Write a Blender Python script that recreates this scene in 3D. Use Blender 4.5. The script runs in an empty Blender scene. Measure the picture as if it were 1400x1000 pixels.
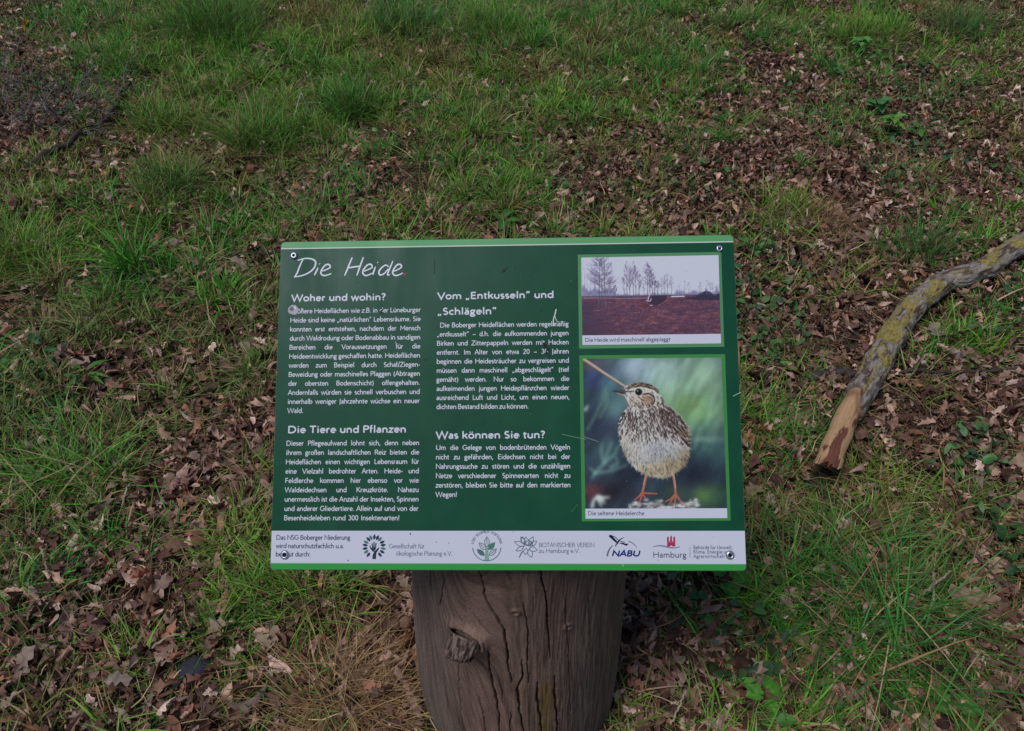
import bpy, math, random
import numpy as np
from mathutils import Matrix, Vector

random.seed(7)
RNG = np.random.default_rng(11)
scene = bpy.context.scene
COL = scene.collection

# ------------------------------------------------------------------ camera
FPX = 1058.0                       # focal length in pixels of a 1400 px wide frame
PITCH = math.radians(42.0)
HC = 1.515
CAM = np.array([0.0, 0.0, HC])
RIGHT = np.array([1.0, 0, 0])
DOWN = np.array([0, -math.sin(PITCH), -math.cos(PITCH)])
FWD = np.array([0, math.cos(PITCH), -math.sin(PITCH)])
cd = bpy.data.cameras.new('camera')
cd.sensor_fit = 'HORIZONTAL'
cd.angle_x = 2 * math.atan(700 / FPX)
cd.clip_start = 0.05
cd.clip_end = 500
cam = bpy.data.objects.new('camera', cd)
cam.location = CAM
cam.rotation_euler = (math.pi / 2 - PITCH, 0, 0)
COL.objects.link(cam)
scene.camera = cam

# ------------------------------------------------------------------ sky and sun
SUN_EL = math.radians(63)
SUN_AZ = math.radians(228)          # direction towards the sun, clockwise from +y
world = bpy.data.worlds.new('World')
scene.world = world
world.use_nodes = True
wn = world.node_tree.nodes
wl = world.node_tree.links
bg = wn['Background']
sky = wn.new('ShaderNodeTexSky')
sky.sky_type = 'NISHITA'
sky.sun_disc = False
sky.sun_elevation = SUN_EL
sky.sun_rotation = SUN_AZ
sky.air_density = 1.0
sky.dust_density = 0.3
sky.ozone_density = 3.0
wl.new(sky.outputs[0], bg.inputs[0])
bg.inputs[1].default_value = 0.075
sl = bpy.data.lights.new('sun', 'SUN')
sl.energy = 2.35
sl.angle = math.radians(19)
sl.color = (0.92, 0.915, 1.0)
sun = bpy.data.objects.new('sun', sl)
sdir = Vector((math.sin(SUN_AZ) * math.cos(SUN_EL), math.cos(SUN_AZ) * math.cos(SUN_EL), math.sin(SUN_EL)))
sun.rotation_euler = sdir.to_track_quat('Z', 'Y').to_euler()
sun.location = (0, 0, 8)
COL.objects.link(sun)
vs = scene.view_settings
vs.view_transform = 'Standard'
vs.look = 'None'
vs.exposure = -0.48
vs.gamma = 1.0
vs.use_curve_mapping = False
scene.cycles.max_bounces = 6
scene.cycles.diffuse_bounces = 3
scene.cycles.transmission_bounces = 3


# ------------------------------------------------------------------ helpers
def lin(c):
    c = np.asarray(c, float) / 255.0
    return np.where(c <= 0.04045, c / 12.92, ((c + 0.055) / 1.055) ** 2.4)


def alb(c, k=0.8):
    """picture colour (0-255) to surface colour, taking out the bluish light of the place"""
    return np.clip(lin(c) / np.array([0.42, 0.45, 0.575]) * k, 0.002, 0.85)


def _lat(seed):
    return np.random.default_rng(seed).random((256, 256))


_LATS = {}


def vnoise(x, y, seed=0):
    if seed not in _LATS:
        _LATS[seed] = _lat(seed)
    g = _LATS[seed]
    x = np.asarray(x, float)
    y = np.asarray(y, float)
    xi = np.floor(x).astype(int)
    yi = np.floor(y).astype(int)
    fx = x - xi
    fy = y - yi
    fx = fx * fx * (3 - 2 * fx)
    fy = fy * fy * (3 - 2 * fy)
    a = g[xi & 255, yi & 255]
    b = g[(xi + 1) & 255, yi & 255]
    c = g[xi & 255, (yi + 1) & 255]
    d = g[(xi + 1) & 255, (yi + 1) & 255]
    return a + (b - a) * fx + (c - a) * fy + (a - b - c + d) * fx * fy


def fbm(x, y, seed=0, oct=4, gain=0.5):
    s = 0.0
    a = 1.0
    t = 0.0
    for o in range(oct):
        s = s + a * vnoise(np.asarray(x) * 2 ** o + 17.3 * o, np.asarray(y) * 2 ** o - 9.1 * o, seed + o)
        t += a
        a *= gain
    return s / t


def smooth(a, b, x):
    t = np.clip((np.asarray(x, float) - a) / (b - a), 0, 1)
    return t * t * (3 - 2 * t)


def link(name, me, mat=None, parent=None):
    if mat is not None:
        me.materials.append(mat)
    o = bpy.data.objects.new(name, me)
    COL.objects.link(o)
    if parent is not None:
        o.parent = parent
    return o


def mesh(name, verts, quads=None, tris=None, col=None, shade=True):
    """one mesh from arrays; col is one linear colour per vertex"""
    me = bpy.data.meshes.new(name)
    verts = np.asarray(verts, np.float32).reshape(-1, 3)
    quads = np.zeros((0, 4), np.int32) if quads is None else np.asarray(quads, np.int32).reshape(-1, 4)
    tris = np.zeros((0, 3), np.int32) if tris is None else np.asarray(tris, np.int32).reshape(-1, 3)
    me.vertices.add(len(verts))
    me.vertices.foreach_set('co', verts.ravel())
    nl = quads.size + tris.size
    me.loops.add(nl)
    me.loops.foreach_set('vertex_index', np.concatenate([quads.ravel(), tris.ravel()]).astype(np.int32))
    npoly = len(quads) + len(tris)
    me.polygons.add(npoly)
    st = np.concatenate([np.arange(len(quads)) * 4, quads.size + np.arange(len(tris)) * 3]).astype(np.int32)
    me.polygons.foreach_set('loop_start', st)
    me.polygons.foreach_set('use_smooth', np.full(npoly, bool(shade)))
    me.update(calc_edges=True)
    if col is not None:
        a = me.color_attributes.new('Col', 'FLOAT_COLOR', 'POINT')
        c = np.ones((len(verts), 4), np.float32)
        c[:, :3] = np.asarray(col, np.float32).reshape(-1, 3)
        a.data.foreach_set('color', c.ravel())
    me.validate()
    return me


class Bag:
    """collects pieces into one mesh"""

    def __init__(self):
        self.v, self.q, self.t, self.c, self.n = [], [], [], [], 0

    def add(self, v, q=None, t=None, c=(0.5, 0.5, 0.5)):
        v = np.asarray(v, float).reshape(-1, 3)
        c = np.asarray(c, float)
        if c.ndim == 1:
            c = np.tile(c, (len(v), 1))
        self.v.append(v)
        self.c.append(c.reshape(-1, 3))
        if q is not None and len(q):
            self.q.append(np.asarray(q, int).reshape(-1, 4) + self.n)
        if t is not None and len(t):
            self.t.append(np.asarray(t, int).reshape(-1, 3) + self.n)
        self.n += len(v)

    def build(self, name, mat, parent=None, shade=True, origin=None):
        v = np.concatenate(self.v)
        if origin is not None:
            v = v - np.asarray(origin)
        q = np.concatenate(self.q) if self.q else None
        t = np.concatenate(self.t) if self.t else None
        o = link(name, mesh(name, v, q, t, np.concatenate(self.c), shade), mat, parent)
        if origin is not None:
            o.location = origin
        return o


def empty(name, loc):
    o = bpy.data.objects.new(name, None)
    o.empty_display_size = 0.05
    o.location = loc
    COL.objects.link(o)
    return o


def tag(o, label=None, cat=None, group=None, kind=None):
    if label:
        o['label'] = label
    if cat:
        o['category'] = cat
    if group:
        o['group'] = group
    if kind:
        o['kind'] = kind
    return o


def grid_quads(n, m, wrap=False, off=0):
    """quads for an n x m vertex grid (row major); wrap joins the last column to the first"""
    i = np.arange(n - 1)[:, None]
    j = np.arange(m if wrap else m - 1)[None, :]
    jn = (j + 1) % m
    return np.stack([i * m + j, i * m + jn, (i + 1) * m + jn, (i + 1) * m + j], -1).reshape(-1, 4) + off


def mat_attr(name, rough=0.7, spec=0.3, translucent=0.0, noise=None, bump=None):
    m = bpy.data.materials.new(name)
    m.use_nodes = True
    nt = m.node_tree
    n, l = nt.nodes, nt.links
    p = n['Principled BSDF']
    p.inputs['Roughness'].default_value = rough
    p.inputs['Specular IOR Level'].default_value = spec
    a = n.new('ShaderNodeAttribute')
    a.attribute_name = 'Col'
    src = a.outputs['Color']
    if noise:
        sc, amt = noise
        tc = n.new('ShaderNodeTexCoord')
        nz = n.new('ShaderNodeTexNoise')
        nz.inputs['Scale'].default_value = sc
        nz.inputs['Detail'].default_value = 6
        l.new(tc.outputs['Object'], nz.inputs['Vector'])
        mr = n.new('ShaderNodeMapRange')
        mr.inputs['From Min'].default_value = 0.3
        mr.inputs['From Max'].default_value = 0.7
        mr.inputs['To Min'].default_value = 1 - amt
        mr.inputs['To Max'].default_value = 1 + amt
        l.new(nz.outputs['Fac'], mr.inputs['Value'])
        mx = n.new('ShaderNodeVectorMath')
        mx.operation = 'MULTIPLY'
        l.new(src, mx.inputs[0])
        l.new(mr.outputs[0], mx.inputs[1])
        src = mx.outputs[0]
    l.new(src, p.inputs['Base Color'])
    if bump:
        sc, dist = bump
        tc = n.new('ShaderNodeTexCoord')
        nz = n.new('ShaderNodeTexNoise')
        nz.inputs['Scale'].default_value = sc
        nz.inputs['Detail'].default_value = 5
        l.new(tc.outputs['Object'], nz.inputs['Vector'])
        b = n.new('ShaderNodeBump')
        b.inputs['Strength'].default_value = 1
        b.inputs['Distance'].default_value = dist
        l.new(nz.outputs['Fac'], b.inputs['Height'])
        l.new(b.outputs[0], p.inputs['Normal'])
    if translucent:
        tr = n.new('ShaderNodeBsdfTranslucent')
        l.new(src, tr.inputs['Color'])
        ms = n.new('ShaderNodeMixShader')
        ms.inputs[0].default_value = translucent
        l.new(p.outputs[0], ms.inputs[1])
        l.new(tr.outputs[0], ms.inputs[2])
        l.new(ms.outputs[0], n['Material Output'].inputs[0])
    return m


M_GRASS = mat_attr('grass_blade', 0.5, 0.3, 0.17)
M_STRAW = mat_attr('straw', 0.7, 0.2, 0.1)
M_LEAF = mat_attr('dead_leaf', 0.75, 0.15, 0.12, noise=(60, 0.35))
M_GREENLEAF = mat_attr('green_leaf', 0.5, 0.3, 0.25, noise=(80, 0.2))
M_SOIL = mat_attr('soil', 0.95, 0.1, 0, noise=(120, 0.5), bump=(90, 0.01))
M_WOOD = mat_attr('weathered_wood', 0.85, 0.15, 0, noise=(300, 0.22), bump=(420, 0.0012))
M_BARK = mat_attr('bark', 0.9, 0.1, 0, noise=(260, 0.3), bump=(300, 0.002))
M_BARE = mat_attr('bare_wood', 0.75, 0.2, 0, noise=(240, 0.15), bump=(350, 0.0008))
M_TWIG = mat_attr('twig', 0.85, 0.15, 0, noise=(200, 0.3))
M_PRINT = mat_attr('printed_laminate', 0.40, 0.17)
M_PANEL = mat_attr('panel_laminate', 0.40, 0.17, 0, noise=(22, 0.12))
for _m in (M_PANEL, M_PRINT):
    _n, _l = _m.node_tree.nodes, _m.node_tree.links
    _t = _n.new('ShaderNodeTexCoord')
    _mp = _n.new('ShaderNodeMapping')
    _mp.inputs['Scale'].default_value = (26, 7, 1)
    _z = _n.new('ShaderNodeTexNoise')
    _z.inputs['Scale'].default_value = 1.0
    _z.inputs['Detail'].default_value = 8
    _l.new(_t.outputs['Object'], _mp.inputs['Vector'])
    _l.new(_mp.outputs[0], _z.inputs['Vector'])
    _r = _n.new('ShaderNodeMapRange')
    _r.inputs['From Min'].default_value = 0.3
    _r.inputs['From Max'].default_value = 0.7
    _r.inputs['To Min'].default_value = 0.30
    _r.inputs['To Max'].default_value = 0.47
    _l.new(_z.outputs['Fac'], _r.inputs['Value'])
    _l.new(_r.outputs[0], _n['Principled BSDF'].inputs['Roughness'])
M_STONE = mat_attr('dark_stone', 0.8, 0.3, 0, noise=(90, 0.4), bump=(120, 0.004))
M_METAL = bpy.data.materials.new('screw_steel')
M_METAL.use_nodes = True
_p = M_METAL.node_tree.nodes['Principled BSDF']
_p.inputs['Metallic'].default_value = 0.9
_p.inputs['Roughness'].default_value = 0.35
_p.inputs['Base Color'].default_value = (0.6, 0.61, 0.63, 1)
M_DARK = mat_attr('socket_dark', 0.8, 0.1)  # for the near-black disc at the bottom of each screw socket


def ray(px, py):
    d = RIGHT * ((px - 700) / FPX) + DOWN * ((py - 500) / FPX) + FWD
    return d / np.linalg.norm(d)


def project(P):
    """world points to photo pixels (for the ground-cover survey map)"""
    P = np.asarray(P, float) - CAM
    z = np.maximum(P @ FWD, 0.15)
    return 700 + FPX * (P @ RIGHT) / z, 500 + FPX * (P @ DOWN) / z


POST = np.array([0.008, 0.737])     # axis of the log post
POST_R = 0.175


def gh(x, y):
    """height of the ground"""
    x = np.asarray(x, float)
    y = np.asarray(y, float)
    h = 0.10 * (fbm(x * 0.7 + 40, y * 0.7 + 40, 50, 2) - 0.5) + 0.06 * (fbm(x * 3 + 5, y * 3 + 5, 60, 3) - 0.5)
    d = np.hypot(x - POST[0], y - POST[1])
    return h * (0.25 + 0.75 * smooth(0.15, 0.8, d))


def at(px, py, h=0.0):
    d = ray(px, py)
    z = h
    for _ in range(12):
        t = (z - HC) / d[2]
        p = CAM + d * t
        z = h + float(gh(p[0], p[1]))
    return p


# ------------------------------------------------------------------ ground sheet
def axis(lo, hi, step, far, n=22):
    mid = np.arange(lo, hi + step / 2, step)
    g = np.geomspace(step, far, n).cumsum()
    g = g[g < far * 1.6]
    return np.concatenate([lo - g[::-1], mid, hi + g])


gx = axis(-4.6, 4.6, 0.03, 60)
gy = axis(-0.4, 6.6, 0.03, 60)
GX, GY = np.meshgrid(gx, gy)
gv = np.stack([GX, GY, gh(GX, GY) + 0.012 * (fbm(GX * 14, GY * 14, 80, 2) - 0.5)], -1)
nz = fbm(GX * 5, GY * 5, 90, 4)[..., None]
gc = lin((56, 44, 37)) * (1 - nz) + lin((104, 84, 70)) * nz
ground = link('ground', mesh('ground', gv, grid_quads(len(gy), len(gx)), None, gc.reshape(-1, 3)), M_SOIL)
tag(ground, kind='structure')

# survey of the ground cover, one cell per 100 px of the photograph, read off it by eye
G_ROWS = ["57999999987786", "34998887863434", "47766577433434", "87656466434334", "56454555453455",
          "76554555554655", "76555555557765", "65455555556653", "55355422455663", "54334222456563"]
G_MAP = np.array([[int(c) for c in r] for r in G_ROWS], float) / 9
L_ROWS = ["31100112134442", "55211333437766", "64445322785667", "12444442388788", "43534444577666",
          "34544444666555", "34555444454546", "55676555555559", "57887666666549", "67877776666657"]
L_MAP = np.array([[int(c) for c in r] for r in L_ROWS], float) / 9


def survey(M, x, y):
    px, py = project(np.stack([x, y, gh(x, y)], -1))
    u = np.clip(px / 100 - 0.5, 0, 12.999)
    v = np.clip(py / 100 - 0.5, 0, 8.999)
    i = v.astype(int)
    j = u.astype(int)
    a = u - j
    b = v - i
    return (M[i, j] * (1 - a) + M[i, j + 1] * a) * (1 - b) + (M[i + 1, j] * (1 - a) + M[i + 1, j + 1] * a) * b


def scatter(n):
    y = RNG.uniform(0.0, 1.0, n) ** 0.8 * 6.6 - 0.25
    x = RNG.uniform(-1, 1, n) * (0.72 * np.maximum(y, 0) + 1.15)
    return x, y


BR_PX = [(1122, 648), (1132, 628), (1150, 590), (1169, 549), (1187, 516), (1204, 487), (1223, 455), (1240, 432), (1258, 410),
         (1284, 388), (1316, 376), (1346, 366), (1371, 349), (1400, 331), (1440, 302), (1500, 262), (1560, 215)]
BR_H = [0.075, 0.075, 0.07, 0.066, 0.062, 0.058, 0.056, 0.055, 0.055, 0.055, 0.055, 0.055, 0.055, 0.055, 0.055, 0.055, 0.055]
BR_PTS = np.array([at(p[0], p[1], h) for p, h in zip(BR_PX, BR_H)])


def clear(x, y, rp=0.168, rb=0.035):
    """False inside the post or under the fallen branch"""
    ok = np.hypot(x - POST[0], y - POST[1]) > rp
    for a, b in zip(BR_PTS[:-1], BR_PTS[1:]):
        d = b[:2] - a[:2]
        t = np.clip(((x - a[0]) * d[0] + (y - a[1]) * d[1]) / (d @ d), 0, 1)
        ok &= np.hypot(x - a[0] - t * d[0], y - a[1] - t * d[1]) > rb
    return ok


# ------------------------------------------------------------------ blades of grass
TS = np.array([0, 0.28, 0.55, 0.8, 1.0])


def blades(bag, x, y, z, az, lean, curl, L, W, c0, c1, twist=None, wob=0.0):
    """ribbons that taper to a tip; every argument is an array with one entry per blade"""
    n = len(x)
    if n == 0:
        return
    t = TS[None, :]
    hx = L[:, None] * (np.sin(lean)[:, None] * t + curl[:, None] * t ** 2)
    hz = L[:, None] * (np.cos(lean)[:, None] * t - 0.62 * curl[:, None] * t ** 2.4)
    side = wob * L[:, None] * np.sin(t * 5 + RNG.uniform(0, 6, n)[:, None]) * t
    ca, sa = np.cos(az)[:, None], np.sin(az)[:, None]
    cx = x[:, None] + hx * ca - side * sa
    cy = y[:, None] + hx * sa + side * ca
    cz = z[:, None] + hz
    floor = gh(cx, cy) + 0.004
    cz = np.maximum(cz, floor)
    tw = RNG.uniform(-0.9, 0.9, n) if twist is None else twist
    wx = (-np.sin(az + tw))[:, None]
    wy = (np.cos(az + tw))[:, None]
    wz = (RNG.uniform(-0.25, 0.25, n))[:, None]
    prof = np.array([0.7, 1.0, 0.9, 0.55])[None, :] * W[:, None] * 0.5
    P = np.stack([cx, cy, cz], -1)
    D = np.stack([np.broadcast_to(wx, (n, 4)) * prof, np.broadcast_to(wy, (n, 4)) * prof, np.broadcast_to(wz, (n, 4)) * prof], -1)
    V = np.empty((n, 9, 3))
    V[:, 0:8:2] = P[:, :4] - D
    V[:, 1:8:2] = P[:, :4] + D
    V[:, 8] = P[:, 4]
    tc = np.array([0, 0, 0.28, 0.28, 0.6, 0.6, 0.85, 0.85, 1.0])[None, :, None] ** 0.7
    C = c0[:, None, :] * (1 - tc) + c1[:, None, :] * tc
    b = np.arange(n)[:, None] * 9
    q = np.concatenate([b + np.array([0, 1, 3, 2]), b + np.array([2, 3, 5, 4]), b + np.array([4, 5, 7, 6])])
    tr = b + np.array([6, 7, 8])
    bag.add(V.reshape(-1, 3), q, tr, C.reshape(-1, 3))


GREENS = np.array([lin(c) for c in [(96, 128, 52), (82, 116, 56), (110, 138, 62), (74, 108, 50), (120, 140, 70), (88, 120, 68)]]) * np.array([1.5, 2.15, 1.08])
TANS = np.array([lin(c) for c in [(170, 150, 112), (150, 128, 98), (186, 170, 136), (128, 104, 80), (140, 116, 84)]]) * np.array([1.55, 1.4, 1.15])


def pick(pal, n, jit=0.18):
    return pal[RNG.integers(0, len(pal), n)] * RNG.uniform(1 - jit, 1 + jit, (n, 1))


def patch_noise(x, y):
    return 0.5 * fbm(x * 2.2 + 30, y * 2.2 + 11, 120, 4, 0.6) + 0.5 * fbm(x * 5 + 3, y * 5 + 1, 125, 2)


grass = Bag()
# clumps of meadow grass
x, y = scatter(11000)
g = survey(G_MAP, x, y)
pn = patch_noise(x, y)
keep = (RNG.random(len(x)) < np.clip((g - 0.12) * 1.25 + (pn - 0.5) * 3.0, 0.0, 1)) & clear(x, y, 0.22, 0.06)
x, y, g, pn = x[keep], y[keep], g[keep], pn[keep]
cnt = (14 + 74 * RNG.random(len(x)) ** 1.5 * (0.4 + g)).astype(int)
idx = np.repeat(np.arange(len(x)), cnt)
n = len(idx)
rad = (0.018 + 0.045 * RNG.random(len(x)))[idx]
a0 = RNG.uniform(0, 2 * np.pi, n)
rr = rad * np.sqrt(RNG.random(n))
bx, by = x[idx] + rr * np.cos(a0), y[idx] + rr * np.sin(a0)
ok = clear(bx, by)
tl = (0.03 + 0.08 * RNG.random(len(x)) * (0.5 + g))[idx]
hue = GREENS[RNG.integers(0, len(GREENS), len(x))][idx]
cool = smooth(0.45, 0.6, fbm(x * 0.8, y * 0.8, 130, 2))[idx][:, None]
olive = smooth(0.5, 0.66, fbm(x * 1.7 + 8, y * 1.7, 133, 3))[idx][:, None]
hue = hue * (1 - 0.6 * olive) + lin((150, 138, 74)) * 1.2 * 0.6 * olive
hue = hue * (1 - cool) + hue * np.array([0.78, 0.95, 1.15]) * cool
dry = RNG.random(n) < (0.08 + 0.45 * RNG.random(len(x)) ** 3)[idx]
c1 = hue * RNG.uniform(0.5, 1.35, (n, 1))
c1[dry] = pick(TANS, int(dry.sum()))
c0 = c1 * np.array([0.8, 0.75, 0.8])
az = a0 + RNG.normal(0, 1.5, n)
lean = np.clip(np.abs(RNG.normal(0.35, 0.42, n)) + 5 * rr, 0, 1.45)
curl = np.abs(RNG.normal(0.3, 0.32, n))
LL = tl * RNG.uniform(0.45, 1.3, n)
WW = RNG.uniform(0.0016, 0.0050, n)
s = ok
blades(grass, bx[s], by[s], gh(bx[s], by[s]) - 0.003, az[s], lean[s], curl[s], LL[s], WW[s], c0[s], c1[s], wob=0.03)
# single short blades between the clumps
x, y = scatter(160000)
g = survey(G_MAP, x, y)
keep = (RNG.random(len(x)) < np.clip(g * 1.0 - 0.06 + (patch_noise(x, y) - 0.5) * 2.8, 0.02, 1)) & clear(x, y)
x, y = x[keep], y[keep]
n = len(x)
c1 = pick(GREENS, n, 0.35)
d_ = RNG.random(n) < 0.25
c1[d_] = pick(TANS, int(d_.sum()), 0.3) * 0.8
blades(grass, x, y, gh(x, y) - 0.002, RNG.uniform(0, 6.28, n), np.abs(RNG.normal(0.55, 0.4, n)), np.abs(RNG.normal(0.25, 0.3, n)),
       RNG.uniform(0.015, 0.07, n), RNG.uniform(0.0015, 0.0034, n), c1 * 0.8, c1)
go = grass.build('grass', M_GRASS)
tag(go, 'patchy short green grass over the woodland floor', 'grass', kind='stuff')

# ------------------------------------------------------------------ dry stalks lying flat
straw = Bag()
x, y = scatter(80000)
keep = (RNG.random(len(x)) < 0.35 + 0.65 * fbm(x * 1.5, y * 1.5, 140, 3)) & clear(x, y)
x, y = x[keep], y[keep]
n = len(x)
c1 = pick(TANS, n, 0.4) * RNG.uniform(0.3, 1.15, (n, 1))
blades(straw, x, y, gh(x, y) + RNG.uniform(0.003, 0.024, n), RNG.uniform(0, 6.28, n), RNG.uniform(1.25, 1.6, n), RNG.normal(0.0, 0.12, n),
       RNG.uniform(0.03, 0.16, n), RNG.uniform(0.001, 0.0026, n), c1, c1, wob=0.13)
so = straw.build('dry_stalks', M_STRAW)
tag(so, 'pale dry grass stalks lying flat among the leaves', 'dry grass', kind='stuff')

# ------------------------------------------------------------------ dead oak leaves
LEAFPAL = np.array([lin(c) for c in [(122, 100, 84), (140, 118, 100), (104, 82, 68), (88, 66, 54), (160, 140, 122), (112, 86, 72), (130, 104, 92), (186, 168, 150), (72, 56, 48), (176, 150, 128), (150, 112, 88)]]) * np.array([1.85, 1.6, 1.55])


def leaf_arrays(n, ns, Ls, lob=4.5, width=0.27, curlk=1.0):
    t = np.linspace(0, 1, ns)[None, :]
    ph = RNG.uniform(-0.5, 0.5, n)[:, None]
    w = width * np.sin(np.pi * np.clip(t, 0, 1) ** 0.85) ** 0.75 * (0.72 + 0.28 * np.cos(2 * np.pi * (lob * t + ph)))
    w = np.maximum(w, 0.012) * Ls[:, None]
    wr = w * RNG.uniform(0.7, 1.15, (n, 1))
    bend = RNG.normal(0, 0.55, n)[:, None] * curlk
    fold = RNG.normal(0.15, 0.5, n)[:, None] * curlk
    twist = RNG.normal(0, 0.7, n)[:, None] * curlk
    u = (t - 0.5)
    X = Ls[:, None] * u * (1 - 0.25 * np.abs(bend))
    Z = Ls[:, None] * bend * (u ** 2 - 0.08)
    side = 0.12 * np.sin(3 * t + RNG.uniform(0, 6, (n, 1))) * Ls[:, None]
    zl = fold * w * 1.4 + twist * u * w * 2 + 0.25 * w * np.sin(9 * t + RNG.uniform(0, 6, (n, 1)))
    zr = fold * wr * 1.4 - twist * u * wr * 2 + 0.25 * wr * np.sin(9 * t + RNG.uniform(0, 6, (n, 1)))
    V = np.empty((n, ns, 3, 3))
    cf = np.cos(np.clip(fold, -1.2, 1.2))
    V[:, :, 0] = np.stack([X, side + w * cf, Z + zl], -1)
    V[:, :, 1] = np.stack([X, side, Z], -1)
    V[:, :, 2] = np.stack([X, side - wr * cf, Z + zr], -1)
    return V


def place_leaves(bag, x, y, z, Ls, ns, pal=LEAFPAL, tilt=0.32, lob=3.6, width=0.27, dark=(0.38, 1.25), cols=None, curlk=1.0):
    n = len(x)
    V = leaf_arrays(n, ns, Ls, lob, width, curlk).reshape(n, -1, 3)
    yaw = RNG.uniform(0, 6.28, n)
    a = RNG.normal(0, tilt, n)
    b = RNG.normal(0, tilt, n)
    ca, sa, cb, sb = np.cos(a)[:, None], np.sin(a)[:, None], np.cos(b)[:, None], np.sin(b)[:, None]
    X, Y, Z = V[..., 0], V[..., 1], V[..., 2]
    Y, Z = Y * ca - Z * sa, Y * sa + Z * ca
    X, Z = X * cb + Z * sb, -X * sb + Z * cb
    cy_, sy_ = np.cos(yaw)[:, None], np.sin(yaw)[:, None]
    X, Y = X * cy_ - Y * sy_, X * sy_ + Y * cy_
    Z = Z - np.minimum(Z.min(1, keepdims=True) * 0.6, 0)
    P = np.stack([X + x[:, None], Y + y[:, None], Z + z[:, None]], -1)
    P[..., 2] = np.maximum(P[..., 2], gh(P[..., 0], P[..., 1]) + 0.002)
    C = pick(pal, n, 0.2) * RNG.uniform(dark[0], dark[1], (n, 1)) if cols is None else cols
    C = np.repeat(C[:, None, :], ns * 3, 1).reshape(n, ns, 3, 3)
    C[:, :, 1] *= 0.86
    q1 = grid_quads(ns, 3)
    q = (np.arange(n)[:, None, None] * ns * 3 + q1[None]).reshape(-1, 4)
    bag.add(P.reshape(-1, 3), q, None, C.reshape(-1, 3))


litter = Bag()
for (N, ns, ymin, ymax, lo, hi) in ((120000, 13, -1, 2.3, 0.010, 0.068), (120000, 9, 2.3, 8, 0.016, 0.065)):
    x, y = scatter(N * 2)
    k = (y > ymin) & (y <= ymax)
    x, y = x[k], y[k]
    l = survey(L_MAP, x, y)
    k = (RNG.random(len(x)) < np.clip(l * 1.5 + (fbm(x * 2.6, y * 2.6, 150, 3) - 0.5) * 1.3, 0.2, 1)) & clear(x, y, 0.2)
    x, y = x[k], y[k]
    Ls = lo + (hi - lo) * RNG.random(len(x)) ** 2.1
    half = RNG.random(len(x)) < 0.6
    for kk, lb, wd in ((half, 3.6 if ns > 10 else 2.6, 0.27), (~half, 0.6, 0.24)):
        place_leaves(litter, x[kk], y[kk], gh(x[kk], y[kk]) + RNG.uniform(0.0, 0.026, kk.sum()), Ls[kk], ns, lob=lb, width=wd, tilt=0.34, curlk=1.3)
lo_ = litter.build('leaf_litter', M_LEAF)
tag(lo_, 'brown dead oak leaves and leaf crumbs covering the soil', 'leaf litter', kind='stuff')

# ------------------------------------------------------------------ moss and small weeds
moss = Bag()
for (px, py, rx, ry, N) in ((880, 75, 105, 55, 15000), (930, 150, 70, 25, 2500), (850, 135, 70, 35, 5000), (560, 110, 60, 30, 3500), (620, 190, 70, 30, 3000), (440, 70, 50, 25, 2500), (960, 60, 60, 30, 3500), (730, 105, 40, 25, 2000), (690, 95, 30, 20, 900),
                            (150, 282, 45, 9, 1200), (1100, 90, 40, 15, 1000), (1330, 100, 50, 15, 900)):
    ang = RNG.uniform(0, 6.28, N)
    r = np.sqrt(RNG.random(N))
    c = at(px, py)
    ex = at(px + rx, py)[0] - c[0]
    ey = (at(px, py - ry)[1] - at(px, py + ry)[1]) / 2
    x = c[0] + ex * r * np.cos(ang) * (1 + 0.3 * np.sin(3 * ang))
    y = c[1] + ey * r * np.sin(ang)
    k = fbm(x * 6, y * 6, 160, 3) > 0.44
    x, y = x[k], y[k]
    n = len(x)
    c1 = np.array([lin(q) for q in [(128, 126, 50), (112, 116, 46), (140, 128, 60), (96, 106, 44)]])[RNG.integers(0, 4, n)] * RNG.uniform(1.2, 2.1, (n, 1))
    blades(moss, x, y, gh(x, y) + RNG.uniform(0, 0.015, n), RNG.uniform(0, 6.28, n), np.abs(RNG.normal(0.5, 0.4, n)), RNG.uniform(0, 0.4, n),
           RNG.uniform(0.012, 0.035, n), RNG.uniform(0.002, 0.005, n), c1 * 0.8, c1)
tag(moss.build('moss', M_GRASS), 'yellowish green moss cushions between the grass', 'moss', kind='stuff')

weeds = Bag()
for (px, py, rx, ry, N) in ((1190, 150, 130, 90, 700), (1050, 420, 60, 90, 220), (1290, 620, 110, 50, 150), (1000, 850, 120, 90, 160), (1250, 260, 150, 60, 350),
                            (1330, 760, 70, 60, 160), (60, 540, 60, 60, 160), (880, 250, 150, 50, 250), (1340, 420, 60, 50, 90), (120, 140, 100, 60, 260), (600, 200, 150, 80, 160)):
    ang = RNG.uniform(0, 6.28, N)
    r = np.sqrt(RNG.random(N))
    pts = np.array([at(px + rx * a * math.cos(b), py + ry * a * math.sin(b)) for a, b in zip(r, ang)])
    k = (fbm(pts[:, 0] * 4, pts[:, 1] * 4, 170, 3) > 0.42) & clear(pts[:, 0], pts[:, 1])
    pts = pts[k]
    n = len(pts)
    c1 = np.array([lin(q) for q in [(92, 128, 72), (80, 116, 66), (110, 138, 84), (70, 104, 60)]])[RNG.integers(0, 4, n)] * RNG.uniform(0.6, 1.6, (n, 1)) * (1 + RNG.normal(0, 0.16, (n, 3)))
    c1 = np.clip(c1, 0.01, 0.6)
    place_leaves(weeds, pts[:, 0], pts[:, 1], gh(pts[:, 0], pts[:, 1]) + RNG.uniform(0.01, 0.05, n), RNG.uniform(0.014, 0.04, n), 7, lob=0, width=0.36, tilt=0.4, cols=c1, curlk=0.6)
tag(weeds.build('weeds', M_GREENLEAF), 'small round green weed leaves spread through the litter', 'weeds', kind='stuff')


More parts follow.
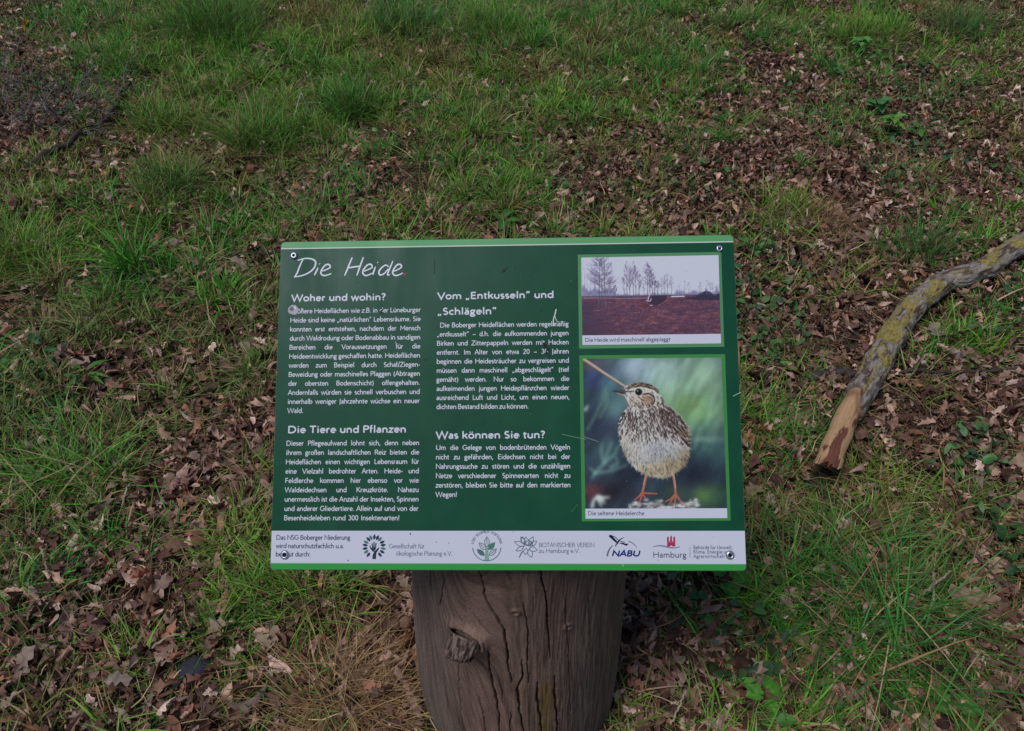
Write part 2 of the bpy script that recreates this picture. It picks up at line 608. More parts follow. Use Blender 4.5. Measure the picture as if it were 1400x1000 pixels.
# ------------------------------------------------------------------ grass tussocks
def tussock(px, py, r, N, L, label, hue, dry=0.1, W=0.0026, lean=0.35, curl=0.35, base=None, name='grass_tussock', wild=1.1):
    c = at(px, py)
    b = Bag()
    a = RNG.uniform(0, 6.28, N)
    rr = r * np.sqrt(RNG.random(N))
    sub_ = RNG.normal(0, 0.36 * r, (6, 2))
    si = RNG.integers(0, 6, N)
    x, y = c[0] + 0.7 * rr * np.cos(a) + sub_[si, 0], c[1] + 0.7 * rr * np.sin(a) + sub_[si, 1]
    Lv = RNG.uniform(0.55, 1.15, 6)[si]
    k = clear(x, y, 0.176)
    x, y, a, rr, Lv = x[k], y[k], a[k], rr[k], Lv[k]
    n = len(x)
    hp = np.array([lin(h) for h in hue]) * (np.array([1.5, 1.35, 1.2]) if hue is DR else np.array([1.45, 2.15, 1.08]))
    c1 = pick(hp, n, 0.3)
    d = RNG.random(n) < dry
    c1[d] = pick(TANS, int(d.sum()))
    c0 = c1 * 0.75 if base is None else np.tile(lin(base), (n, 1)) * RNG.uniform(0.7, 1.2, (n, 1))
    blades(b, x, y, gh(x, y) - 0.004, a + RNG.normal(0, wild, n), np.clip(np.abs(RNG.normal(lean, 0.25, n)) * (0.4 + 0.8 * rr / r), 0, 1.45),
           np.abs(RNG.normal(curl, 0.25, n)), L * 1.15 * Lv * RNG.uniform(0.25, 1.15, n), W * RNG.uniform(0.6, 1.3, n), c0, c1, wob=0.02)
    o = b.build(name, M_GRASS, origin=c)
    return tag(o, label, 'grass tussock', 'grass tussocks')


GR = [(92, 126, 52), (80, 116, 48), (108, 138, 60), (70, 104, 48)]
GY = [(112, 128, 56), (98, 118, 50), (126, 134, 68)]
GB = [(76, 112, 66), (66, 100, 60), (92, 124, 76)]
DR = [(164, 138, 96), (146, 120, 82), (178, 154, 112), (120, 96, 68)]
BRN = (84, 66, 46)
tussock(230, 176, 0.12, 750, 0.17, 'round bright green tussock above the bare leafy gap, left of centre top', GR, base=BRN)
tussock(368, 196, 0.17, 1100, 0.22, 'largest tall green tussock in the upper left, with one bent white straw in it', GR, base=BRN)
tussock(488, 152, 0.13, 800, 0.20, 'green tussock with dark brown base above the left end of the sign', GR + GB, base=(70, 52, 38))
tussock(235, 258, 0.11, 550, 0.14, 'dull green tussock below the round bright one at left', GB, base=BRN)
tussock(160, 96, 0.12, 600, 0.17, 'small green tussock with dark earth under it near the top left', GR, base=(60, 48, 36))
tussock(300, 50, 0.30, 1500, 0.30, 'tall bluish green tussock at the top edge, left of centre', GB + GR, lean=0.2, base=BRN)
tussock(560, 46, 0.20, 950, 0.26, 'grey green tussock at the top edge above the middle of the sign', GB, base=BRN)
tussock(660, 50, 0.16, 700, 0.22, 'bright green tussock at the top edge right of the grey green one', GY + GR, base=BRN)
tussock(186, 372, 0.06, 230, 0.19, 'spiky tussock of wide upright blades left of the sign top', GB + GR, W=0.0052, lean=0.45)
tussock(300, 410, 0.07, 260, 0.13, 'small vivid green tussock just left of the sign heading', GR, W=0.0045, lean=0.4)
tussock(420, 818, 0.11, 700, 0.15, 'yellowish green tussock under the lower left corner of the sign', GY, dry=0.22, base=(96, 84, 56))
tussock(458, 958, 0.12, 1900, 0.13, 'dry straw coloured tussock at the left foot of the log', DR, dry=0.3, lean=1.0, curl=0.6, W=0.0016, wild=1.4)
tussock(1185, 870, 0.17, 620, 0.19, 'wide dark green sprawling tussock at the lower right', [(62, 98, 52), (54, 88, 48), (72, 106, 58)], lean=0.85, curl=0.5, W=0.0032, dry=0.16, wild=1.6)
tussock(1120, 770, 0.13, 330, 0.14, 'loose dark green tussock below the cut end of the branch', GB, lean=0.65, W=0.0028)
tussock(1310, 44, 0.17, 900, 0.24, 'soft dark green tussock in the top right corner', GB, W=0.002, base=BRN)
tussock(1072, 292, 0.09, 420, 0.15, 'yellow green tussock right of the upper sign corner', GY, dry=0.2)
tussock(1120, 312, 0.12, 800, 0.13, 'faded tan tussock beside the yellow green one, above the litter', DR, dry=0.5, lean=0.8, curl=0.5, W=0.0016)
tussock(1246, 352, 0.10, 520, 0.16, 'dark green tussock just behind the lichen covered branch', GB, base=BRN)
tussock(90, 668, 0.13, 420, 0.15, 'ragged green tussock in the left half at mid height of the sign', GR, W=0.0034, lean=0.7, wild=1.3, dry=0.2)
tussock(45, 345, 0.18, 750, 0.15, 'broad low green tussock at the left edge', GR + GY, lean=0.5)
tussock(60, 260, 0.18, 700, 0.12, 'light yellowish green tussock at the left edge below the dark stick', GY, dry=0.2, lean=0.5)
tussock(1180, 52, 0.16, 600, 0.17, 'yellowish green tussock near the top, beside a leafy seedling', GY, base=BRN)
tussock(1060, 620, 0.14, 560, 0.15, 'fine green tussock between the sign and the cut branch end', GB + GR, lean=0.5, W=0.0022)


# ------------------------------------------------------------------ twigs and stalks
def smooth_path(P, n=24):
    P = np.asarray(P, float)
    if len(P) < 3:
        return np.array([P[0] + (P[-1] - P[0]) * t for t in np.linspace(0, 1, n)])
    Q = np.vstack([2 * P[0] - P[1], P, 2 * P[-1] - P[-2]])
    out = []
    m = max(2, n // (len(P) - 1))
    for i in range(1, len(Q) - 2):
        for t in np.linspace(0, 1, m, endpoint=False):
            a, b, c, d = Q[i - 1], Q[i], Q[i + 1], Q[i + 2]
            out.append(0.5 * (2 * b + (c - a) * t + (2 * a - 5 * b + 4 * c - d) * t * t + (3 * b - a - 3 * c + d) * t ** 3))
    out.append(P[-1])
    return np.array(out)


def tube(P, R, sides=7, cap=True, rough=0.0, seed=0):
    P = np.asarray(P, float)
    n = len(P)
    R = np.broadcast_to(np.asarray(R, float), (n,))
    T = np.gradient(P, axis=0)
    T /= np.linalg.norm(T, axis=1, keepdims=True) + 1e-9
    up = np.array([0.13, 0.07, 1.0])
    A = np.cross(T, up)
    A /= np.linalg.norm(A, axis=1, keepdims=True) + 1e-9
    B = np.cross(A, T)
    th = np.arange(sides) / sides * 2 * np.pi
    rr = R[:, None] * (1 + rough * (np.random.default_rng(seed).random((n, sides)) - 0.5))
    V = P[:, None] + A[:, None] * (np.cos(th) * rr)[..., None] + B[:, None] * (np.sin(th) * rr)[..., None]
    q = grid_quads(n, sides, True)
    V = V.reshape(-1, 3)
    t = []
    if cap:
        V = np.vstack([V, P[:1], P[-1:]])
        k = n * sides
        for j in range(sides):
            t.append((k, (j + 1) % sides, j))
            t.append((k + 1, (n - 1) * sides + j, (n - 1) * sides + (j + 1) % sides))
    return V, q, t


def twig(pts, r0, r1, col, label, hs=0.012, name='twig', group='twigs and stalks on the ground', cat='twig', side=0):
    hs = [hs] * len(pts) if np.isscalar(hs) else hs
    P = smooth_path([at(p[0], p[1], h) for p, h in zip(pts, hs)], 26)
    P = P + RNG.normal(0, r0 * 0.35, P.shape)
    b = Bag()
    R = np.linspace(r0, r1, len(P)) * RNG.uniform(0.88, 1.12, len(P))
    v, q, t = tube(P, R, 7, rough=0.2, seed=len(pts))
    c = lin(col) * RNG.uniform(0.75, 1.2, (len(v), 1))
    b.add(v, q, t, c)
    for k in range(side):
        i = RNG.integers(6, len(P) - 4)
        d = P[i] - P[i - 2]
        d /= np.linalg.norm(d)
        s = np.cross(d, [0, 0, 1]) * RNG.choice([-1, 1])
        L = RNG.uniform(0.05, 0.14)
        Q = smooth_path([P[i], P[i] + (d * 0.6 + s * 0.5) * L * 0.5 + [0, 0, 0.01], P[i] + (d * 0.9 + s * 0.9) * L + [0, 0, RNG.uniform(-0.005, 0.03)]], 9)
        v, q, t = tube(Q, np.linspace(r1 * 0.8, r1 * 0.3, len(Q)), 5)
        b.add(v, q, t, lin(col) * 0.9)
    o = b.build(name, M_TWIG, origin=P[0])
    return tag(o, label, cat, group)


twig([(22, 236), (72, 206), (116, 181), (150, 158), (176, 112)], 0.015, 0.008, (82, 70, 62), 'thick dark stick lying by the dead shrub at the left', [0.03, 0.05, 0.055, 0.06, 0.06], 'dead_stick', cat='stick', side=4)
twig([(935, 312), (958, 292), (985, 274), (1015, 262), (1050, 252)], 0.0045, 0.003, (128, 108, 78), 'thin curved tan twig above the right end of the sign', 0.035, side=2)
twig([(1015, 66), (1060, 58), (1095, 45), (1128, 40)], 0.007, 0.003, (92, 70, 58), 'dark brown twig lying near the top, right of the moss', 0.03, side=2)
twig([(1127, 232), (1134, 190), (1142, 144)], 0.003, 0.002, (120, 122, 84), 'upright greenish stalk above the litter at upper right', [0.0, 0.06, 0.12], 'dry_stalk', cat='stalk')
twig([(1142, 228), (1152, 198), (1160, 176)], 0.0025, 0.0018, (110, 104, 74), 'shorter leaning stalk right beside the upright one', [0.0, 0.05, 0.09], 'dry_stalk', cat='stalk')
twig([(1138, 380), (1148, 352), (1165, 338), (1188, 332)], 0.006, 0.003, (120, 96, 80), 'curled brown twig on the litter left of the branch', 0.03)
twig([(284, 494), (312, 512), (340, 533), (368, 562)], 0.0035, 0.002, (156, 132, 110), 'pale tan twig running to the left edge of the sign', 0.025, side=1)
twig([(340, 345), (365, 347), (392, 342)], 0.005, 0.004, (74, 60, 52), 'dark twig touching the upper left corner of the sign', 0.04)
twig([(402, 166), (410, 132), (413, 130), (422, 153)], 0.004, 0.0022, (206, 204, 170), 'bent whitish straw standing in the tall tussock', [0.06, 0.17, 0.18, 0.10], 'straw', cat='straw')
twig([(52, 738), (60, 762), (66, 788)], 0.0032, 0.002, (178, 156, 124), 'pale straight stalk at the left edge below the ragged tussock', 0.04, 'dry_stalk', cat='stalk')
twig([(200, 892), (228, 872), (248, 870), (258, 890)], 0.0028, 0.002, (180, 158, 130), 'pale stalk arching over the dark stone', [0.02, 0.05, 0.055, 0.02], 'dry_stalk', cat='stalk')
twig([(1098, 517), (1135, 511), (1168, 510)], 0.011, 0.012, (86, 80, 74), 'grey twig sticking out to the left from under the branch', 0.02)
twig([(1205, 510), (1260, 507), (1330, 508), (1402, 502)], 0.006, 0.003, (84, 74, 66), 'long thin dark twig to the right of the branch', 0.03, side=3)
twig([(1014, 537), (1038, 522), (1062, 508)], 0.0032, 0.002, (132, 110, 92), 'short thin twig beside the right edge of the sign', 0.03)
twig([(1242, 832), (1276, 800), (1300, 782)], 0.0036, 0.0024, (170, 148, 124), 'pale stalk slanting beside the large oak leaf at lower right', [0.02, 0.06, 0.06], 'dry_stalk', cat='stalk')
twig([(1276, 784), (1276, 812), (1274, 842)], 0.0034, 0.0022, (176, 152, 128), 'pale stalk crossing the slanting one at lower right', [0.05, 0.05, 0.02], 'dry_stalk', cat='stalk')
twig([(912, 1000), (926, 972), (938, 944)], 0.0026, 0.0018, (184, 168, 138), 'pale straw right of the foot of the log', [0.02, 0.05, 0.07], 'straw', cat='straw')
twig([(1318, 745), (1345, 770), (1362, 790)], 0.0036, 0.002, (120, 92, 80), 'dark reddish stalk among the dead leaves at the right edge', 0.04, 'dry_stalk', cat='stalk')
twig([(548, 908), (560, 892), (585, 880)], 0.005, 0.0035, (168, 142, 112), 'short pale stick leaning at the left side of the log', 0.03)
twig([(255, 652), (278, 632), (284, 608)], 0.0028, 0.002, (140, 112, 96), 'thin reddish stalk halfway down the left side', 0.04, 'dry_stalk', cat='stalk')
twig([(165, 705), (172, 672), (180, 660)], 0.0022, 0.0018, (190, 184, 160), 'tiny bent white straw between tussock and sign', [0.0, 0.06, 0.03], 'straw', cat='straw')
twig([(1000, 300), (1040, 318), (1068, 330)], 0.004, 0.0025, (96, 76, 64), 'brown twig below the yellow green tussock', 0.03, side=1)


def shrub(px, py, r, h, label):
    c = at(px, py)
    b = Bag()
    rg = np.random.default_rng(5)

    def grow(p, d, L, rad, lev):
        q = p + d * L
        m = (p + q) / 2 + rg.normal(0, L * 0.13, 3)
        P = smooth_path([p, m, q], 6)
        v, qq, t = tube(P, np.linspace(rad, rad * 0.65, len(P)), 5, cap=False)
        b.add(v, qq, None, lin((128, 116, 108)) * rg.uniform(0.6, 1.5))
        if lev == 0:
            return
        for _ in range(rg.integers(2, 4)):
            dd = d + rg.normal(0, 0.55, 3)
            dd[2] = dd[2] * 0.8 + 0.05
            dd /= np.linalg.norm(dd)
            grow(q if rg.random() < 0.6 else m, dd, L * rg.uniform(0.6, 0.85), rad * 0.62, lev - 1)

    for k in range(32):
        a = rg.uniform(0, 6.28)
        rr = r * math.sqrt(rg.random())
        x, y = c[0] + rr * math.cos(a), c[1] + rr * math.sin(a) * 0.8
        d = np.array([rg.normal(0, 0.75), rg.normal(0, 0.75), 0.6])
        d /= np.linalg.norm(d)
        grow(np.array([x, y, float(gh(x, y))]), d, h * rg.uniform(0.35, 0.75), 0.0046, 3)
    o = b.build('dead_shrub', M_TWIG, origin=c)
    return tag(o, label, 'shrub')


shrub(30, 165, 0.42, 0.22, 'low tangled grey dead shrub at the upper left edge')


# ------------------------------------------------------------------ single dead leaves
def fallen_leaf(px, py, L, col, label, h=0.03, lob=3.6, width=0.3, tilt=0.2, mat=None, name='oak_leaf', cat='leaf', group='single fallen leaves', curlk=1.1, face=0.2):
    p = at(px, py)
    b = Bag()
    place_leaves(b, p[:1], p[1:2], np.array([gh(p[0], p[1]) + h]), np.array([L * 0.86]), 21, lob=lob, width=width, tilt=tilt, cols=np.minimum(lin(col)[None, :] * np.array([[1.12, 0.98, 0.84]]) * (1.0 if mat is None else 1.25), 0.75), curlk=curlk)
    o = b.build(name, mat or M_LEAF, origin=(p[0], p[1], float(gh(p[0], p[1])) + h * 0.5))
    o.rotation_euler = (face, 0, 0)
    return tag(o, label, cat, group)


for a in ((1384, 640, 0.12, (178, 160, 136), 'large pale tan oak leaf at the right edge level with the cut branch end'),
          (1376, 692, 0.09, (186, 168, 142), 'pale oak leaf below the large one at the right edge'),
          (1388, 735, 0.10, (172, 156, 134), 'broad beige oak leaf near the lower right edge'),
          (1282, 466, 0.13, (160, 150, 138), 'big grey crumpled leaf right of the branch middle'),
          (1318, 826, 0.13, (168, 152, 130), 'large lobed beige oak leaf right of the sprawling tussock'),
          (1366, 838, 0.10, (118, 84, 74), 'smooth reddish brown leaf beside the large beige oak leaf'),
          (1352, 786, 0.07, (190, 172, 146), 'small bright tan leaf among dark leaves at the right'),
          (1028, 686, 0.09, (176, 154, 130), 'tan leaf touching the right edge of the sign low down'),
          (1190, 716, 0.07, (136, 100, 78), 'round brown leaf in the grass below the cut branch end'),
          (1005, 792, 0.06, (178, 164, 142), 'pale leaf under the lower right corner of the sign'),
          (347, 962, 0.10, (156, 140, 134), 'grey crumpled leaf near the bottom, left of the straw tussock'),
          (168, 938, 0.08, (170, 158, 148), 'whitish curled leaf lying by the dark stone, to its left'),
          (312, 868, 0.08, (182, 164, 148), 'light crumpled leaf above the dark stone'),
          (366, 884, 0.07, (196, 178, 156), 'cream leaf between the dark stone and the straw tussock'),
          (42, 920, 0.10, (170, 156, 146), 'pale leaf in the bottom left corner'),
          (245, 755, 0.11, (140, 112, 94), 'large brown crinkled oak leaf below the reddish stalk'),
          (150, 702, 0.08, (160, 140, 120), 'tan leaf right of the ragged tussock'),
          (232, 600, 0.10, (190, 168, 136), 'long pale rolled leaf halfway down the left side'),
          (330, 372, 0.09, (176, 166, 150), 'pair of pale leaf curls left of the sign title'),
          (268, 368, 0.08, (158, 140, 128), 'pinkish tan leaf left of the small vivid tussock'),
          (1184, 178, 0.08, (178, 148, 124), 'light tan leaf left of the leafy seedling'),
          (1170, 335, 0.09, (150, 128, 118), 'pinkish brown leaf beside the curled twig'),
          (555, 806, 0.07, (176, 158, 138), 'pale leaf under the sign just left of the log'),
          (1360, 382, 0.08, (172, 148, 130), 'pale leaf resting right behind the branch'),
          (1088, 492, 0.07, (128, 98, 84), 'brown leaf on the litter left of the grey twig')):
    fallen_leaf(*a)
fallen_leaf(766, 139, 0.075, (168, 196, 60), 'bright yellow green leaf lying above the sign near the moss', 0.05, 2.5, 0.42, mat=M_GREENLEAF, name='green_leaf')
fallen_leaf(126, 14, 0.12, (196, 134, 76), 'orange leaf at the top left edge', 0.24, 3.5, 0.35, name='orange_leaf', face=0.7)
fallen_leaf(55, 64, 0.09, (176, 156, 80), 'yellow leaf below the orange one at the top left', 0.14, 3, 0.35, name='yellow_leaf', face=0.7)
fallen_leaf(1188, 826, 0.036, (150, 158, 52), 'yellow green leaf inside the sprawling tussock', 0.12, 0, 0.3, tilt=0.6, mat=M_GREENLEAF, name='green_leaf')
fallen_leaf(356, 752, 0.065, (118, 172, 76), 'fresh green leaf at the lower left edge of the sign', 0.06, 0, 0.2, tilt=0.15, mat=M_GREENLEAF, name='green_leaf')
fallen_leaf(646, 193, 0.09, (74, 112, 52), 'dark green leaf above the middle of the sign', 0.05, 0, 0.2, tilt=0.4, mat=M_GREENLEAF, name='green_leaf')


# ------------------------------------------------------------------ leafy seedlings
def one_leaf(L, W, lob, n=13):
    t = np.linspace(0, 1, n)
    w = W * np.sin(np.pi * t ** 0.8) ** 0.8 * (1 + 0.13 * np.cos(2 * np.pi * lob * t))
    V = []
    for ti, wi in zip(t, w):
        z = 0.25 * L * ti - 0.5 * L * ti * ti
        V += [(L * ti, wi, z + 0.25 * wi), (L * ti, wi * 0.45, z + 0.02 * wi), (L * ti, 0, z - 0.12 * wi), (L * ti, -wi * 0.45, z + 0.02 * wi), (L * ti, -wi, z + 0.25 * wi)]
    return np.array(V), grid_quads(n, 5)


def seedling(px, py, nleaf, L, W, col, label, h=0.08, lob=5, spread=1.0, cat='seedling', name='seedling'):
    p = at(px, py)
    p[2] = float(gh(p[0], p[1]))
    root = tag(empty(name, p), label, cat, 'broad leaved plants')
    b = Bag()
    v, q, t = tube([(0, 0, -0.005), (0.003, 0.002, h * 0.5), (0, 0.004, h)], [0.0016, 0.0014, 0.001], 6)
    b.add(v, q, t, lin((110, 120, 66)))
    b.build('stem', M_GREENLEAF, root)
    for k in range(nleaf):
        v, q = one_leaf(L * RNG.uniform(0.65, 1.15), W * RNG.uniform(0.8, 1.15), lob)
        az = k * 2.4 + RNG.uniform(-0.3, 0.3)
        el = RNG.uniform(-0.1, 0.5)
        Rm = np.array(Matrix.Rotation(az, 3, 'Z') @ Matrix.Rotation(-el, 3, 'Y'))
        s = RNG.uniform(0.004, 0.012) * spread
        v = (v + [s, 0, 0]) @ Rm.T + [0, 0, h * RNG.uniform(0.35, 1.0)]
        c = lin(col) * RNG.uniform(0.8, 1.25) * np.ones((len(v), 1))
        c[2::5] *= 1.25
        bb = Bag()
        bb.add(v, q, None, c)
        bb.build('leaf', M_GREENLEAF, root)
    return root


seedling(1212, 190, 14, 0.055, 0.018, (112, 160, 66), 'bright green leafy seedling at the upper right', 0.10, 3.5)
seedling(1196, 160, 9, 0.06, 0.022, (92, 142, 78), 'bluish green seedling just behind the bright one', 0.08, 3.5)
seedling(1172, 78, 13, 0.06, 0.018, (108, 158, 76), 'fresh green seedling near the top right tussock', 0.11, 4)
seedling(1248, 196, 7, 0.05, 0.018, (100, 146, 62), 'small green seedling right of the bright one', 0.07, 3.5)
seedling(1040, 962, 6, 0.042, 0.014, (96, 160, 56), 'nettle like plant with toothed bright leaves at the bottom right', 0.05, 7)
seedling(1052, 1000, 5, 0.04, 0.014, (84, 146, 60), 'toothed green plant cut by the bottom edge of the picture', 0.04, 7)
seedling(118, 520, 6, 0.09, 0.007, (98, 148, 58), 'plant with long pointed green leaves at mid left', 0.03, 0)
seedling(66, 580, 6, 0.075, 0.010, (92, 146, 60), 'flat rosette of broad green leaves at the left edge', 0.03, 0)
seedling(990, 806, 4, 0.05, 0.02, (92, 150, 60), 'small green plant beneath the lower right sign corner', 0.04, 4)
seedling(690, 316, 4, 0.08, 0.016, (84, 136, 56), 'small green plant peeping over the top edge of the sign', 0.06, 0)
seedling(1022, 350, 6, 0.06, 0.014, (86, 126, 62), 'dull green plant at the upper right sign corner', 0.05, 3)
seedling(1300, 985, 6, 0.06, 0.015, (88, 132, 56), 'green plant near the bottom right corner', 0.05, 3)


# ------------------------------------------------------------------ stone and acorns
def lump(px, py, rx, ry, rz, col, label, name, cat, mat, seed, h=0.0, group=None):
    p = at(px, py, h)
    u = np.linspace(0, np.pi, 28)
    w = np.arange(44) / 44 * 2 * np.pi
    U, Wv = np.meshgrid(u, w, indexing='ij')
    d = 1 + 0.35 * (fbm(Wv * 1.2 + 3 + np.sin(U), U * 1.4, seed, 3) - 0.5) * np.sin(U)
    V = np.stack([rx * np.sin(U) * np.cos(Wv) * d, ry * np.sin(U) * np.sin(Wv) * d, rz * np.cos(U) * d], -1)
    b = Bag()
    b.add(V, grid_quads(28, 44, True), None, lin(col))
    o = b.build(name, mat, None)
    o.location = p
    return tag(o, label, cat, group)


lump(270, 918, 0.038, 0.03, 0.026, (62, 60, 66), 'dark blackish stone half buried in dry leaves at lower left', 'stone', 'stone', M_STONE, 31, 0.012)
lump(541, 853, 0.0135, 0.013, 0.013, (112, 88, 70), 'darker of two round acorns left of the log', 'acorn', 'acorn', M_BARK, 33, 0.03, 'acorns by the log')
lump(555, 851, 0.0145, 0.014, 0.014, (140, 108, 86), 'lighter brown of two round acorns, nearest the log', 'acorn', 'acorn', M_BARK, 34, 0.03, 'acorns by the log')

# ------------------------------------------------------------------ fallen branch
BP = smooth_path(BR_PTS, 330)
seg = np.r_[0, np.cumsum(np.linalg.norm(np.diff(BP, axis=0), axis=1))]
nn = 520
sv = np.linspace(0, seg[-1], nn)
BP = np.stack([np.interp(sv, seg, BP[:, k]) for k in range(3)], -1)
BP[:, 2] += 0.004 * np.sin(sv * 9)
BP[:, 0] += 0.018 * (fbm(sv * 9, sv * 0, 205, 3) - 0.5)
BP[:, 1] += 0.018 * (fbm(sv * 9 + 50, sv * 0, 206, 3) - 0.5)
S_BARK = 0.265                      # where the bark starts, metres from the cut end


def branch_mesh(i0, i1, rad_fn, colour_fn, name, mat, parent, sides=120, slant=False):
    P = BP[i0:i1]
    T = np.gradient(P, axis=0)
    T /= np.linalg.norm(T, axis=1, keepdims=True)
    A = np.cross(T, [0, 0, 1.0])
    A /= np.linalg.norm(A, axis=1, keepdims=True)
    B = np.cross(A, T)
    th = np.arange(sides) / sides * 2 * np.pi
    TH, SS = np.meshgrid(th, sv[i0:i1])
    R = rad_fn(TH, SS)
    V = P[:, None] + A[:, None] * (np.cos(TH) * R)[..., None] + B[:, None] * (np.sin(TH) * R)[..., None]
    C = colour_fn(TH, SS)
    n = len(P)
    b = Bag()
    if slant:                       # oblique, slightly ragged saw cut at the near end
        k = 14
        rag = 0.045 * (fbm(np.cos(th) * 5 + 4, np.sin(th) * 5 + 4, 210, 4) - 0.3)
        sh = -0.020 * np.sin(th) + 0.012 * np.cos(th) + 0.022 + rag
        for i in range(k):
            V[i] += T[0] * (sh * (1 - i / k))[:, None]
        rings = [V]
        cen = V[0].mean(0)
        ring = np.array([cen + (V[0] - cen) * f for f in (0.8, 0.5, 0.2)])
        Vc = np.concatenate([ring[::-1], V])
        cc = np.empty((3, sides, 3))
        for ri, f in enumerate((0.2, 0.5, 0.8)):
            nzv = fbm(np.cos(th) * f * 6 + 9, np.sin(th) * f * 6, 215, 3)[:, None]
            cc[ri] = lin((196, 142, 106)) * nzv + lin((130, 84, 62)) * (1 - nzv)
        V = Vc
        C = np.concatenate([cc, C])
        n += 3
        V = V.reshape(-1, 3)
        V = np.vstack([V, cen[None]])
        C = np.vstack([C.reshape(-1, 3), lin((120, 84, 66))[None]])
        tri = [(n * sides, (j + 1) % sides, j) for j in range(sides)]
        b.add(V, grid_quads(n, sides, True), tri, C)
    else:
        b.add(V, grid_quads(n, sides, True), None, C.reshape(-1, 3))
    return b.build(name, mat, parent, origin=None)


broot = tag(empty('fallen_branch', BR_PTS[0] * [1, 1, 0]), 'fallen crooked branch with yellow lichen on grey bark and a peeled cut end', 'branch')


def rbase(S):
    return 0.0342 - 0.003 * smooth(0.3, 1.4, S) + sum(h_ * np.exp(-((S - c_) / w_) ** 2) for c_, w_, h_ in ((0.34, 0.02, 0.003), (0.5, 0.04, 0.003), (0.64, 0.05, 0.006), (0.80, 0.03, 0.004), (0.97, 0.05, 0.005), (1.08, 0.025, 0.004), (1.2, 0.04, 0.005), (1.4, 0.05, 0.005)))


def r_bare(TH, S):
    return rbase(S) - 0.0055 + 0.0022 * (fbm(TH * 3, S * 14, 220, 4) - 0.5) + 0.0012 * np.cos(2 * TH + 8 * S)


def bark_edge(TH):
    return S_BARK + 0.05 * np.cos(TH - 2.4) + 0.035 * (fbm(np.cos(TH) * 2.4 + 6, np.sin(TH) * 2.4 + 6, 230, 3) - 0.5) * 2


def r_bark(TH, S):
    f = smooth(-0.006, 0.004, S - bark_edge(TH))
    cr = fbm(TH * 4.0, S * 60, 240, 4)
    cr2 = np.abs(fbm(TH * 2.2, S * 22, 246, 4) - 0.5)
    return rbase(S) - 0.009 + f * (0.0095 + 0.006 * (cr - 0.5) + 0.006 * (fbm(TH * 1.6, S * 18, 243, 3) - 0.5) - 0.004 * np.exp(-(cr2 / 0.02) ** 2))


def c_bare(TH, S):
    n1 = fbm(TH * 2.5 + 3, S * 16, 250, 4)[..., None]
    n2 = fbm(TH * 6, S * 14, 260, 4)[..., None]
    base = lin((212, 168, 122)) * (0.78 + 0.4 * n2)
    red = lin((126, 78, 60)) * (0.6 + 0.8 * n2)
    top = (0.5 + 0.5 * np.sin(TH + 0.2))[..., None]
    Gp = np.exp(-((TH - 1.5) / 0.85) ** 2) * smooth(0.185, 0.125, S) * (0.55 + 0.6 * smooth(0.11, 0.03, S)) + 0.55 * np.exp(-((TH - 0.5) / 0.5) ** 2) * smooth(0.14, 0.2, S)
    k = smooth(0.42, 0.56, Gp[..., None] + 1.5 * (n1 - 0.5))
    drk = (smooth(0.03, 0.0, np.abs(S - bark_edge(TH) + 0.02)))[..., None]
    base = base * (1 - 0.55 * drk) + lin((110, 66, 44)) * 0.55 * drk
    return base * (1 - k) + red * k


def c_bark(TH, S):
    n1 = fbm(TH * 3, S * 26, 270, 4)[..., None]
    n2 = fbm(TH * 8, S * 70, 280, 3)[..., None]
    grey = lin((172, 160, 146)) * (0.35 + 1.15 * n2)
    brown = lin((108, 90, 78)) * (0.5 + n2)
    k = smooth(0.45, 0.6, n1)
    c = grey * (1 - k) + brown * k
    top = np.clip(np.sin(TH - 0.35), -1, 1)
    ln = fbm(TH * 2.2 + 9, S * 17 + 3, 290, 5)
    wgt = -0.05 + np.interp(S, [0.0, 0.3, 0.42, 0.55, 0.85, 1.0, 1.2, 1.35, 1.6], [-0.2, -0.05, 0.05, 0.09, 0.09, -0.02, 0.03, 0.1, 0.0])
    fl_ = fbm(TH * 9, S * 80, 297, 3)
    lk = 0.92 * smooth(0.56, 0.64, ln + 0.42 * (fl_ - 0.5) + 0.11 * (top - 0.35) + wgt)[..., None]
    n3 = fbm(TH * 12, S * 110, 295, 2)[..., None]
    lich = lin((176, 156, 84)) * (0.55 + 0.8 * n3)
    c = c * (1 - lk) + lich * lk
    dk_ = np.exp(-(np.abs(fbm(TH * 2.6, S * 34, 298, 4) - 0.5) / 0.03) ** 2)[..., None]
    c = c * (1 - 0.35 * dk_)
    edge = smooth(0.02, 0.0, S - bark_edge(TH))[..., None]
    c = c * (1 - 0.6 * edge) + lin((84, 50, 36)) * 0.6 * edge
    return c


iB = int(np.searchsorted(sv, 0.42))
branch_mesh(0, iB, r_bare, c_bare, 'peeled_wood', M_BARE, broot, slant=True)
iA = int(np.searchsorted(sv, 0.17))
branch_mesh(iA, nn, r_bark, c_bark, 'bark', M_BARK, broot)
for ob in broot.children:
    ob.location = -np.array(broot.location)

# ------------------------------------------------------------------ information sign
Rc = np.array([[0.99903246, 0.00370736, 0.04382239], [-0.00896913, 0.99267376, 0.12049213], [-0.04305463, -0.1207686, 0.99174656]])
Tc = np.array([-0.00932597, 0.04459336, 0.99837184])
C2W = np.stack([RIGHT, DOWN, FWD], 1)
sx = C2W @ Rc[:, 0]
sy = -(C2W @ Rc[:, 1])
sn = -(C2W @ Rc[:, 2])
SC = CAM + C2W @ Tc
SW, SH = 0.600, 0.4291

root = tag(empty('information_sign', (POST[0], POST[1], 0.0)), 'green information sign about heathland on a thick weathered log', 'sign')
MP = Matrix(((sx[0], sy[0], sn[0], SC[0] - POST[0]), (sx[1], sy[1], sn[1], SC[1] - POST[1]), (sx[2], sy[2], sn[2], SC[2]), (0, 0, 0, 1)))


